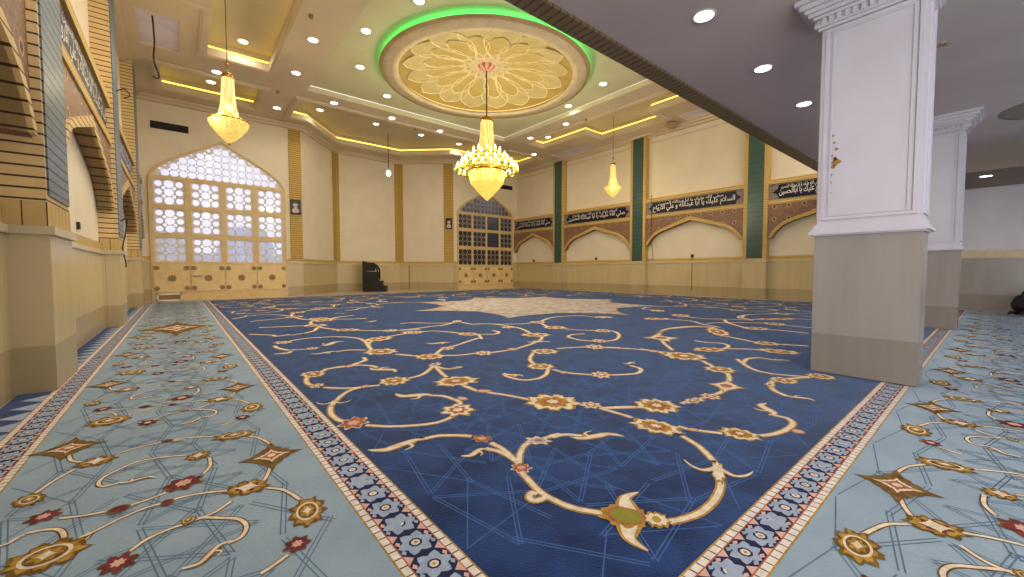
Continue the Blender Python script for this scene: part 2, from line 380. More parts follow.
# ------------------------------------------------------------------ arcaded long walls
ZS, ZA = 2.5, 3.74
AR = {'\u0627': (0xFE8D, 2), '\u0628': (0xFE8F, 4), '\u062a': (0xFE95, 4), '\u062d': (0xFEA1, 4), '\u062f': (0xFEA9, 2), '\u0631': (0xFEAD, 2), '\u0633': (0xFEB1, 4), '\u0635': (0xFEB9, 4), '\u0639': (0xFEC9, 4), '\u0644': (0xFEDD, 4), '\u0645': (0xFEE1, 4), '\u0646': (0xFEE5, 4), '\u0647': (0xFEE9, 4), '\u0648': (0xFEED, 2), '\u064a': (0xFEF1, 4), '\u0643': (0xFED9, 4), '\u0642': (0xFED5, 4), '\u0634': (0xFEB5, 4)}
def shape_ar(t):
    out = []
    for w in t.split(' '):
        g = []; joined = False; i = 0
        while i < len(w):
            if w[i:i+2] == '\u0644\u0627': g.append(chr(0xFEFB+(1 if joined else 0))); joined = False; i += 2; continue
            b, n = AR[w[i]]; nxt = n == 4 and i+1 < len(w)
            g.append(chr(b+(3 if joined and nxt else 2 if nxt else 1 if joined else 0))); joined = nxt; i += 1
        out.append(''.join(reversed(g)))
    return ' '.join(reversed(out))
def text_mesh(t, w, h):
    cu = bpy.data.curves.new('lettering', 'FONT'); cu.body = t; cu.resolution_u = 2; cu.offset = .012
    o = bpy.data.objects.new('lettering', cu); COL.objects.link(o); dg = bpy.context.evaluated_depsgraph_get(); dg.update()
    me = bpy.data.meshes.new_from_object(o.evaluated_get(dg)); bpy.data.objects.remove(o); bpy.data.curves.remove(cu)
    xs = [v.co.x for v in me.vertices]; ys = [v.co.y for v in me.vertices]; x0, x1, y0, y1 = min(xs), max(xs), min(ys), max(ys)
    for v in me.vertices: v.co = ((v.co.x-(x0+x1)/2)*w/(x1-x0), (v.co.y-(y0+y1)/2)*h/(y1-y0), 0)
    return me
def arcade(side, X, sg, piers, bays, wall):
    """sg=+1: wall faces +X. piers [(y0,y1)], bays [(y0,y1,text,label)]"""
    n = Vector((sg, 0, 0)); u = Vector((0, 1, 0)); o = Vector((X, 0, 0))
    m0 = Matrix((u*sg, Z3, n)).transposed().to_4x4()        # local x to the viewer's right
    lx = (lambda y: y*sg)
    for (y0, y1, lb) in piers:
        mb = MB(); mb.fbox(o, u, n, (y0, 0, 0), (y1, .32, 1.56), 'marble' if side == 'right' else 'marble_grey')
        if side == 'left':
            mb = MB(); mb.fbox(o, u, n, (y0, 0, 0), (y1, .31, 1.56), 'marble')
        pr = struct(mb.build('pilaster'), lb, 'pilaster')
        t = MB(); t.fbox(o, u, n, (y0-.03, 0, 1.56), (y1+.03, .35, 1.64), 'marble_trim'); t.build('cap_trim', pr)
        b = MB(); b.fbox(o, u, n, (y0, 0, 1.64), (y1, .3, 7.95), 'brick' if side == 'left' else 'brick_edge')
        b.build('brick_shaft', pr)
        g = MB()
        if side == 'left': MB().fbox(o, u, n, (y0-.005, 0, 1.64), (y1+.005, .306, 1.88), 'brick_band').build('soldier_course', pr)
        if side == 'left': g.fbox(o, u, n, (y0+.05, .29, 1.95), (y1-.06, .315, 7.9), 'tile_grey')
        else: g.fbox(o, u, n, (y0+.15, .29, 1.7), (y1-.15, .315, 7.95), 'tile_green')
        g.build('tile_face', pr)
    for bi, (y0, y1, txt, lb) in enumerate(bays):
        c = (y0+y1)/2; xa, xb = sorted((lx(y0), lx(y1)))
        sp = empty('arch_panel', (X+sg*.1, c, ZS), lb[0], 'arch panel', None, 'structure')
        inn = keel(xa+.14, xb-.14, ZS, ZA-.18, KB)
        mm = m0.copy(); mm.translation = Vector((X+sg*.12, 0, 0))
        MB().add_mesh(cut([[(xa, ZS-.02)]+[(xa, 3.86), (xb, 3.86), (xb, ZS-.02)]+list(reversed(inn))], .22, mm), 'mosaic').build('spandrel', sp)
        # brick edging that follows the arch, and its deep underside
        mm = m0.copy(); mm.translation = Vector((X+sg*.14, 0, 0))
        outl = keel(xa+.02, xb-.02, ZS, ZA, KB)
        MB().add_mesh(cut([outl+list(reversed(inn))], .26, mm), 'brick' if side == 'left' else 'brick_edge').build('arch_edging', sp)
        r = MB(); r.fbox(o, u, n, (max(y0, 3.66), 0, 3.84), (y1, .26, 4.0), 'brick_edge'); r.fbox(o, u, n, (max(y0, 3.66), 0, 4.64), (y1, .26, 4.82), 'brick_edge'); r.build('edge_band', sp)
        # inscription
        ip = empty('inscription_panel', (X+sg*.2, c, 4.3), lb[1], 'inscription', 'black inscription panels above the arches')
        ya = max(y0, 3.66); w = (y1-ya); c = (ya+y1)/2; ip.location.y = c
        MB().fbox(o, u, n, (ya, .1, 4.0), (y1, .19, 4.64), 'end_tile').build('end_ornament', ip)
        mm = m0.copy(); mm.translation = Vector((X+sg*.2, 0, 4.32)); cx = lx(c); hw = w/2-.12
        cart = [(cx-hw, 0), (cx-hw+.18, .1), (cx-hw+.24, .27), (cx+hw-.24, .27), (cx+hw-.18, .1), (cx+hw, 0), (cx+hw-.18, -.1), (cx+hw-.24, -.27), (cx-hw+.24, -.27), (cx-hw+.18, -.1)]
        MB().add_mesh(cut([cart], .03, mm), 'black_tile').build('cartouche', ip)
        mm = m0.copy(); mm.translation = Vector((X+sg*.222, 0, 4.32)) + (u*sg)*cx
        lt = MB().add_mesh(text_mesh(shape_ar(txt), 2*hw-.5, .36), 'letters', mm @ Matrix.Translation((0, -.05, 0)))
        lt.add_mesh(text_mesh(shape_ar(T2 if txt != T2 else T3), (2*hw-.5)*.8, .2), 'letters', mm @ Matrix.Translation((-.1, .15, .001)))
        lt.build('lettering', ip, nrm=False)
T1 = '\u0627\u0644\u0633\u0644\u0627\u0645 \u0639\u0644\u064a\u0643 \u064a\u0627 \u0627\u0628\u0627\u0627\u0644\u062d\u0633\u064a\u0646'
T2 = '\u0635\u0644\u064a \u0627\u0644\u0644\u0647 \u0639\u0644\u064a\u0643 \u064a\u0627 \u0627\u0628\u0627 \u0639\u0628\u062f\u0627\u0644\u0644\u0647 \u0627\u0644\u062d\u0633\u064a\u0646'
T3 = '\u0627\u0644\u0633\u0644\u0627\u0645 \u0639\u0644\u064a\u0643 \u064a\u0627 \u0627\u0628\u0627 \u0639\u0628\u062f\u0627\u0644\u0644\u0647 \u0648 \u0639\u0644\u064a \u0627\u0644\u0627\u0631\u0648\u0627\u062d'
arcade('right', XR, -1, [(5.97, 6.87, 'green tiled pilaster nearest the white pillar'), (11.48, 12.38, 'green tiled pilaster behind the right small chandelier'), (17.13, 18.02, 'green tiled pilaster nearest the dim window')],
       [(1.45, 5.97, T1, ('brown mosaic keel arch half hidden by the white pillar', 'black inscription panel half hidden by the white pillar')),
        (6.87, 11.48, T3, ('brown mosaic keel arch between the two nearest green pilasters', 'black inscription panel left of the one the white pillar hides')),
        (12.38, 17.13, T2, ('brown mosaic keel arch below the right small chandelier', 'black inscription panel below the right small chandelier')),
        (18.02, 21.95, T2, ('small brown mosaic keel arch right of the dim window', 'black inscription panel beside the dim arched window'))], wR)
arcade('left', XL, 1, [(5.95, 7.0, 'nearest brick pier on the left wall with grey glazed face'), (12.0, 13.05, 'middle brick pier on the left wall with a hanging cable'), (18.0, 19.05, 'brick pier on the left wall nearest the bright window')],
       [(1.0, 5.95, T2, ('arch cut by the left edge of the picture, before the nearest pier', 'glossy inscription before the nearest brick pier, out at the left edge')),
        (7.0, 12.0, T3, ('arch between the first and second brick piers', 'glossy black inscription between the nearest and middle brick piers')),
        (13.05, 18.0, T2, ('arch between the middle and last brick piers', 'glossy inscription between the middle and last brick piers')),
        (19.05, 21.53, T1, ('narrow arch at the corner beside the bright window', 'short inscription at the corner beside the bright window'))], wL)

mb = MB()
for a, b in ((YB+.3, 5.97), (6.87, 11.48), (12.38, 17.13), (18.02, 21.9)): mb.box((XR-.025, a, 7.62), (XR, b, 7.68), 'beamc')
struct(mb.build('trim_line'), 'thin plaster ledge high on the right wall', 'trim')
# ------------------------------------------------------------------ windows
def lattice_loops(x0, z0, x1, z1, pitch, inside=None):
    loops = []; nx = max(1, round((x1-x0)/pitch)); nz = max(1, round((z1-z0)/pitch)); dx = (x1-x0)/nx; dz = (z1-z0)/nz
    def put(c, rx, rz, n, off=0):
        for q in (1, .75, .5, .3):
            h = [(c[0]+q*rx*math.cos(2*PI*a/n+off), c[1]+q*rz*math.sin(2*PI*a/n+off)) for a in range(n)]
            if all(x0+.01 < p[0] < x1-.01 and z0+.01 < p[1] < z1-.01 for p in h) and (inside is None or all(inside(*p) for p in h)): loops.append(h); return
    for i in range(nx):
        for j in range(nz): put((x0+(i+.5)*dx, z0+(j+.5)*dz), dx*.47, dz*.47, 14)
    for i in range(nx+1):
        for j in range(nz+1): put((x0+i*dx, z0+j*dz), dx*.2, dz*.2, 8)
    return loops
def window(name, W, Y, rows, label, pane, ztop_panel, odd=None, lat='lattice', pitch=.29):
    x0, x1, zs, za = W
    w = empty(name, ((x0+x1)/2, Y, 0), label, 'window', None, 'structure')
    def P(y): return Matrix(((1, 0, 0, 0), (0, 0, -1, y), (0, 1, 0, 0), (0, 0, 0, 1)))
    fb = .1 if name == 'window_1' else .06; n = 4; dx = (x1-x0)/n; holes = []; panes = []
    for i in range(n):
        for a, b in zip(rows[:-1], rows[1:]):
            r = rect(x0+i*dx+fb, a+.09, x0+(i+1)*dx-fb, b-.09); holes.append(r); panes.append((r, i, a))
    top = [(x0+.06, rows[-1]+.06)]+[p for p in keel(x0+.06, x1-.06, zs, za-.06) if p[1] > rows[-1]+.06]+[(x1-.06, rows[-1]+.06)]
    holes.append(top)
    MB().add_mesh(cut([window_hole(*W)]+holes, .12, P(Y-.0)), 'frame').build('window_frame', w)
    # raised surround of the arch
    so = [(x0-.04, 0.02)]+keel(x0-.04, x1+.04, zs+.0, za+.04)+[(x1+.04, .02)]; si = [(x0, .02)]+keel(x0, x1, zs, za)+[(x1, .02)]
    MB().add_mesh(cut([so+list(reversed(si))], .1, P(Y-.03)), 'frame').build('arch_surround', w)
    for r, i, a in panes:
        ins = offset(r, .02)
        o = MB().add_mesh(cut([ins], .012, P(Y+.02)), pane).build('pane', w)
        if odd and (i, round(a, 2)) in odd: continue
        q = MB().add_mesh(cut([offset(r, .01)]+lattice_loops(r[0][0], r[0][1], r[2][0], r[2][1], pitch), .02, P(Y-.01)), lat).build('lattice', o)
    o = MB().add_mesh(cut([offset(top, .02)], .012, P(Y+.02)), pane).build('arch_pane', w)
    kk = keel(x0+.07, x1-.07, zs, za-.07)
    def inside(x, z):
        if z < rows[-1]+.07: return False
        for (ax, az), (bx, bz) in zip(kk[:-1], kk[1:]):
            if ax <= x <= bx: return z < az+(bz-az)*(x-ax)/max(1e-6, bx-ax)
        return False
    MB().add_mesh(cut([offset(top, .01)]+lattice_loops(x0+.06, rows[-1]+.06, x1-.06, za, pitch, inside), .02, P(Y-.01)), lat).build('lattice', o)
    # solid lower panels with carved bosses
    for i in range(n):
        pn = MB().add_mesh(cut([rect(x0+i*dx+.03, .36, x0+(i+1)*dx-.03, rows[0]-.04)], .05, P(Y-.075)), 'frame_light').build('door_panel', w)
        cx = x0+(i+.5)*dx; b = MB()
        zc = (.36+rows[0]-.04)/2
        for px_, pz, r in ((cx, zc, .13), (cx-dx*.4, .5, .09), (cx+dx*.4, .5, .09), (cx-dx*.4, rows[0]-.17, .09), (cx+dx*.4, rows[0]-.17, .09)):
            pts = [(px_+r*(1+.18*math.cos(8*a))*math.cos(a), pz+r*(1+.18*math.cos(8*a))*math.sin(a)) for a in [2*PI*k/32 for k in range(32)]]
            b.add_mesh(cut([pts], .02, P(Y-.11)), 'boss')
        b.build('boss', pn)
        if i == 1:
            MB().box((cx-dx*.42, Y-.15, rows[0]-.52), (cx-dx*.18, Y-.1, rows[0]-.49), 'boss').build('door_handle', pn)
    MB().box((x0, Y-.1, .0), (x1, Y, .34), 'frame').build('kick_board', w)
    return w
window('window_1', W1, 21.53, (1.5, 2.66, 3.8, 4.98), 'large bright arched window with patterned panes and gold frame', 'pane', 1.5)
window('window_2', W2, 21.95, (1.5, 2.7, 3.85, 4.92), 'dim arched window with dark lattice behind the large chandelier', 'pane_dim', 1.5, lat='lattice_dim', odd={(2, 2.7), (2, 3.85), }, pitch=.3)
# what stands outside
struct(MB().box((-6, 24.9, -.1), (7, 34, -.02), 'yard').build('ground_yard'), 'grey concrete yard outside the bright window', 'ground')
struct(MB().box((-6, 31, -.1), (7, 31.3, 2.3), 'yardwall').build('wall_yard'), 'pale yard wall seen through the lower panes', 'wall')
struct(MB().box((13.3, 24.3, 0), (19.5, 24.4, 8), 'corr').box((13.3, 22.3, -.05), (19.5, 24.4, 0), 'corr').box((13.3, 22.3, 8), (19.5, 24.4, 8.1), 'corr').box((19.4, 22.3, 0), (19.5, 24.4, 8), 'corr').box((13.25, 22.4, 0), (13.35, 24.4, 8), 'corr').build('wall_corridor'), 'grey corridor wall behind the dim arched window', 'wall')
def tarp(loc, sx, sy, sz, label, mk='tarp', nm='tarpaulin'):
    mb = MB(); n = 14; rr = random.Random(int(sx*100))
    g = [[Vector((loc[0]+sx*(i/n-.5), loc[1]+sy*(j/n-.5), loc[2]+max(0, sz*(1-abs(2*i/n-1)**3)*(1-abs(2*j/n-1)**3)+rr.uniform(-.06, .06)*sz))) for j in range(n+1)] for i in range(n+1)]
    for i in range(n):
        for j in range(n): mb.poly([g[i][j], g[i+1][j], g[i+1][j+1], g[i][j+1]], mk)
    return tag(mb.build(nm), label, 'tarp', 'tarps in the yard')
tarp((3.2, 26.2, 0), 2.0, 1.4, 2.5, 'crumpled blue and white tarp behind the bottom right pane')
tarp((3.2, 28.8, 0), 4.2, 1.4, 3.75, 'blue tarp over a tall load behind the middle row of panes')

tarp((-.35, 27.5, 0), 2.2, 1.4, 3.1, 'grey cover over a heap behind the left lower panes', 'yardheap')
# ------------------------------------------------------------------ hall ceiling
cofL = [(-.3, 8.6), (.87, 8.6), (.87, 9.9), (-.3, 9.9), (-.3, 13.37), (.87, 13.37), (.87, 16.17), (2.56, 16.17), (2.56, 4.2), (.87, 4.2), (.87, 5.5), (-.3, 5.5)]
cofB = rect(-.3, 18.03, 2.6, 20.2)
cofC = [(3.97, 18.1), (3.99, 20.33), (4.76, 20.39), (6.71, 22.75), (10.3, 22.76), (12.42, 20.7), (13.1, 20.6), (13.75, 20.6), (13.75, 18.1)]
cofR = [(14.75, 4.2), (15.85, 4.2), (15.85, 5.5), (17.15, 5.5), (17.15, 8.0), (15.85, 8.0), (15.85, 9.9), (17.15, 9.9), (17.15, 13.35), (15.85, 13.35), (15.85, 16.36), (14.7, 16.36)]
cofR2 = [(14.9, 18.2), (14.9, 20.2), (17.2, 20.2), (17.2, 18.2)]
lil = [rect(-.7, 14.6, .2, 16.75), rect(-.7, 6, .2, 8.3), rect(17.28, 14.8, 18.25, 17.3), rect(17.28, 8.0, 18.2, 9.3)]
panel = rect(3.95, 4.0, 13.6, 17.05)
outer = [(XL, YB), (XR, YB), (XR, 21.95), (13.4, 21.95), (10.8, 24.3), (7, 24.3), (4.65, 21.53), (XL, 21.53)]
T = Matrix.Translation((0, 0, HC+.1))
ce = MB().add_mesh(cut([outer, cofL, cofB, cofC, cofR, cofR2, panel]+lil, .2, T), 'beamc').build('ceiling'); struct(ce, 'tan plaster ceiling with beams between the lit recesses', 'ceiling')
for nm, pl, lb in (('cove', cofL, 'yellow lit recess over the left aisle'), ('cove', cofB, 'small yellow lit recess before the bright window'), ('cove', cofC, 'yellow lit recess that follows the slanting far walls'), ('cove', cofR, 'yellow lit stepped recess over the right wall'), ('cove', cofR2, 'small yellow lit recess in the far right corner')):
    rec = offset(pl, .1); mb = MB()
    mb.add_mesh(cut([offset(pl, .2)], .05, Matrix.Translation((0, 0, HC+.5))), 'ceil')
    walls_of(mb, rec, HC+.29, HC+.48, 'ceil')
    cv = tag(mb.build(nm), lb, 'ceiling recess', None, 'structure')
    l = MB(); walls_of(l, rec, HC+.2, HC+.29, 'led'); tag(l.build('led_strip', cv), 'yellow light strip')
    mo = MB(); mo.add_mesh(cut([offset(pl, .24), offset(pl, .0)], .05, Matrix.Translation((0, 0, HC-.02))), 'beamc')
    mo.add_mesh(cut([offset(pl, .17), offset(pl, .06)], .04, Matrix.Translation((0, 0, HC-.05))), 'beamc'); mo.build('recess_moulding', cv)
mb = MB()
for q in lil:
    mb.add_mesh(cut([offset(q, .05)], .05, Matrix.Translation((0, 0, HC+.09))), 'lilac')
struct(mb.build('ceiling_lilac'), 'plain lilac recesses between beams beside the long walls', 'ceiling')
cr = MB().add_mesh(cut([outer, offset(outer, -.28)], .1, Matrix.Translation((0, 0, HC-.05))), 'beamc').add_mesh(cut([outer, offset(outer, -.16)], .12, Matrix.Translation((0, 0, HC-.14))), 'beamc').build('trim_crown'); struct(cr, 'plaster crown moulding round the top of the hall', 'moulding')
CX0, CY0, ZP = 8.83, 12.1, HC+.27
circ = lambda r, n=96: [(CX0+r*math.cos(2*PI*k/n), CY0+r*math.sin(2*PI*k/n)) for k in range(n)]
pc = MB().add_mesh(cut([offset(panel, .1), circ(3.3)], .05, Matrix.Translation((0, 0, ZP+.02))), 'panelc').build('ceiling_panel'); struct(pc, 'raised middle ceiling panel around the round medallion', 'ceiling')
# medallion
md = empty('ceiling_medallion', (CX0, CY0, HC), 'round plaster medallion with lotus petals and green lit rim', 'ceiling medallion')
MB().lathe([(3.1, HC+.05), (3.12, HC), (3.32, HC-.02), (3.34, HC+.01), (3.5, HC-.01), (3.52, HC+.02), (3.66, HC+.04), (3.7, HC+.08), (3.64, HC+.12), (3.12, HC+.13), (3.1, HC+.05)], 'rimcream', (CX0, CY0), 96).build('rim_ring', md, True)
MB().lathe([(3.6, HC+.02), (3.68, HC+.02), (3.72, HC+.07), (3.69, HC+.11), (3.62, HC+.11)], 'rimtan', (CX0, CY0), 96).build('rim_edge', md, True)
MB().lathe([(3.45, HC+.14), (3.5, HC+.14), (3.5, HC+.18), (3.45, HC+.18)], 'ledg', (CX0, CY0), 96).build('green_light_strip', md)
DZ = lambda r: HC+.6-.4*(r/3.15)**2
MB().lathe([(3.28, HC+.13), (3.2, HC+.2)]+[(3.15*(1-k/10)+.001, DZ(3.15*(1-k/10))) for k in range(11)], 'dome', (CX0, CY0), 96).build('dome', md, True)
MB().lathe([(3.26, HC+.135), (3.18, HC+.19)], 'ledd', (CX0, CY0), 96).build('dome_light_strip', md)
def petal(r0_, r1_, wmax, wpos, mk, dz, edge=None):
    mb = MB(); L = []; n = 14
    for k in range(n+1):
        t = k/n; r = r0_+(r1_-r0_)*t
        w = wmax*(math.sin(PI*min(1, t/wpos)/2)**.9 if t < wpos else math.cos(PI/2*((t-wpos)/(1-wpos))**1.5)**.7)
        L.append((r, w))
    for (ra, wa), (rb, wb_) in zip(L[:-1], L[1:]):
        for s0, s1 in ((-1, 0), (0, 1)):
            pts = [(ra, s0*wa), (rb, s0*wb_), (rb, s1*wb_), (ra, s1*wa)]
            mb.poly([(CX0+x, CY0+y, DZ(math.hypot(x, y))-dz) for x, y in pts], mk)
    if edge:
        for s in (-1, 1):
            pts = [(CX0+r, CY0+s*w, DZ(math.hypot(r, w))-dz-.01) for r, w in L]
            mb.tube(pts, .022, edge, 5)
    return mb
def spin(o, a):
    c, s = math.cos(a), math.sin(a); o.data = o.data.copy(); T_ = Matrix.Translation((CX0, CY0, 0)) @ Matrix.Rotation(a, 4, 'Z') @ Matrix.Translation((-CX0, -CY0, 0)); o.data.transform(o.matrix_parent_inverse.inverted() @ T_ @ o.matrix_parent_inverse)
NPET = 16
for k in range(NPET):
    a = 2*PI*k/NPET
    mb = petal(.62, 2.95, .54, .66, 'petal', .02, 'petal_edge'); g = petal(.75, 2.25, .34, .5, 'petal_gold', .045, 'petal_edge')
    mb2 = MB(); mb2.v = mb.v+g.v; off = len(mb.v); mb2.f = mb.f+[tuple(i+off for i in f) for f in g.f]
    mb2.mats = ['petal', 'petal_gold', 'petal_edge']; mb2.mi = [mb2.mats.index(h_.mats[i]) for h_ in (mb, g) for i in h_.mi]
    ca, sa = math.cos(a), math.sin(a)
    mb2.v = [(CX0+(x-CX0)*ca-(y-CY0)*sa, CY0+(x-CX0)*sa+(y-CY0)*ca, z-(.012 if k % 2 else 0)) for x, y, z in mb2.v]
    mb2.build('petal', md)
MB().lathe([(.001, DZ(0)-.06), (.62, DZ(.62)-.06), (.66, DZ(.66)-.04), (.68, DZ(.68)-.0)], 'rimcream', (CX0, CY0), 48); mb = MB().lathe([(.001, DZ(0)-.06), (.62, DZ(.62)-.06), (.66, DZ(.66)-.04), (.68, DZ(.68)-.0)], 'rimcream', (CX0, CY0), 48)
for k in range(20):
    a = 2*PI*k/20; mb.poly([(CX0+r*math.cos(a+d), CY0+r*math.sin(a+d), DZ(r)-.075) for r, d in ((.46, -.06), (.58, 0), (.46, .06), (.42, 0))], 'dome')
mb.build('centre_disc', md)
mb = MB()
for k in range(16):
    a0, a1 = 2*PI*k/16, 2*PI*(k+1)/16
    for (ra, za_), (rb, zb_) in (((.33, -.06), (.28, -.16)), ((.28, -.16), (.12, -.22)), ((.12, -.22), (.02, -.23))):
        mb.poly([(CX0+ra*math.cos(a0), CY0+ra*math.sin(a0), DZ(0)+za_), (CX0+ra*math.cos(a1), CY0+ra*math.sin(a1), DZ(0)+za_), (CX0+rb*math.cos(a1), CY0+rb*math.sin(a1), DZ(0)+zb_), (CX0+rb*math.cos(a0), CY0+rb*math.sin(a0), DZ(0)+zb_)], 'red' if k % 2 else 'rimcream')
tag(mb.build('striped_cup', md), 'red and cream striped cup')

# ------------------------------------------------------------------ mezzanine and pillars
struct(MB().box((XL, -7, ZM), (XR, YB, 4.6), 'soffit').build('ceiling_mezzanine'), 'grey underside of the mezzanine above the pillars', 'ceiling')
struct(MB().box((XL, YB, ZM-.04), (XR, 3.6, 4.65), 'soffit_edge').build('trim_mezzanine'), 'grooved brown edge of the mezzanine crossing the ceiling', 'trim')
struct(MB().lathe([(.001, ZM-.02), (.75, ZM-.02), (.85, ZM)], 'bulk', (12.6, -.75), 40).build('trim_rose'), 'shallow grey plaster roundel on the mezzanine underside', 'trim')
def pillar(x, y0, y1, wx, label, scars=False):
    x0, x1 = x, x+wx; p = empty('pillar', ((x0+x1)/2, (y0+y1)/2, 0), label, 'pillar', 'white pillars under the mezzanine edge')
    MB().box((x0, y0, .022), (x1, y1, 1.6), 'marble_grey').build('marble_base', p)
    c = MB()
    for d, za_, zb_ in ((.02, 1.595, 1.61), (.05, 1.61, 1.645), (.03, 1.645, 1.675), (.01, 1.675, 1.72)): c.box((x0-d, y0-d, za_), (x1+d, y1+d, zb_), 'white')
    c.build('base_moulding', p)
    e = .015; MB().box((x0+e, y0+e, 1.7), (x1-e, y1-e, ZM), 'white').build('shaft', p)
    # raised frames on each face
    fr = MB()
    for (o, u, n, L) in (((x0+e, y1, 0), Vector((0, -1, 0)), Vector((-1, 0, 0)), y1-y0), ((x0, y0+e, 0), Vector((1, 0, 0)), Vector((0, -1, 0)), wx), ((x1-e, y0, 0), Vector((0, 1, 0)), Vector((1, 0, 0)), y1-y0), ((x1, y1-e, 0), Vector((-1, 0, 0)), Vector((0, 1, 0)), wx)):
        for d, w, t in ((.05, .035, .018), (.11, .02, .012)):
            za_, zb_ = 1.74+d*.7, 3.94-d*.6
            for a, b in (((d, 0, za_), (d+w, t, zb_)), ((L-d-w, 0, za_), (L-d, t, zb_)), ((d+w, 0, za_), (L-d-w, t, za_+w)), ((d+w, 0, zb_-w), (L-d-w, t, zb_))): fr.fbox(o, u, n, a, b, 'white')
    fr.build('panel_moulding', p)
    cp = MB()
    for d, za_, zb_ in ((.02, 3.92, 3.95), (.05, 3.95, 3.98), (.06, 4.04, 4.07), (.1, 4.07, 4.11), (.13, 4.11, 4.15), (.17, 4.15, 4.2), (.21, 4.2, ZM)): cp.box((x0-d, y0-d, za_), (x1+d, y1+d, zb_), 'white')
    cp.box((x0-.03, y0-.03, 3.97), (x1+.03, y1+.03, 4.05), 'white')
    n = 13
    for k in range(n):
        yy = y0+(k+.5)*(y1-y0)/n; cp.box((x0-.06, yy-.02, 3.97), (x0-.02, yy+.02, 4.035), 'white'); cp.box((x1+.02, yy-.02, 3.97), (x1+.06, yy+.02, 4.035), 'white')
        xx = x0+(k+.5)*wx/n; cp.box((xx-.02, y0-.06, 3.97), (xx+.02, y0-.02, 4.035), 'white'); cp.box((xx-.02, y1+.02, 3.97), (xx+.02, y1+.06, 4.035), 'white')
    cp.build('capital', p)
    if scars:
        s = MB(); rr = random.Random(5)
        for yc, zc, r in ((1.235, 2.72, .012), (1.22, 2.64, .012), (1.2, 2.56, .014), (1.215, 2.46, .02), (1.205, 2.42, .035), (1.225, 2.37, .022), (1.238, 2.28, .012), (1.24, 2.2, .014), (1.245, 2.08, .01), (1.25, 1.98, .012), (1.235, 2.5, .008)):
            s.poly([(x0+e-.004, yc+1.5*r*rr.uniform(.4, 1.2)*math.cos(a*PI/4), zc+r*rr.uniform(.8, 1.6)*math.sin(a*PI/4)) for a in range(8)], 'scar')
        tag(s.build('paint_damage', p), 'flaked yellow patch of bare plaster')
pillar(5.72, .48, 1.37, .45, 'large white panelled pillar with flaked paint on grey marble base', True)
pillar(11.82, .47, 1.36, .45, 'white panelled pillar farther back, half hidden by the nearer one')

struct(MB().box((15.4, -7, 3.66), (XR, 1.6, ZM), 'bulk').build('ceiling_bulkhead'), 'lowered grey ceiling strip along the far wall under the mezzanine', 'ceiling')
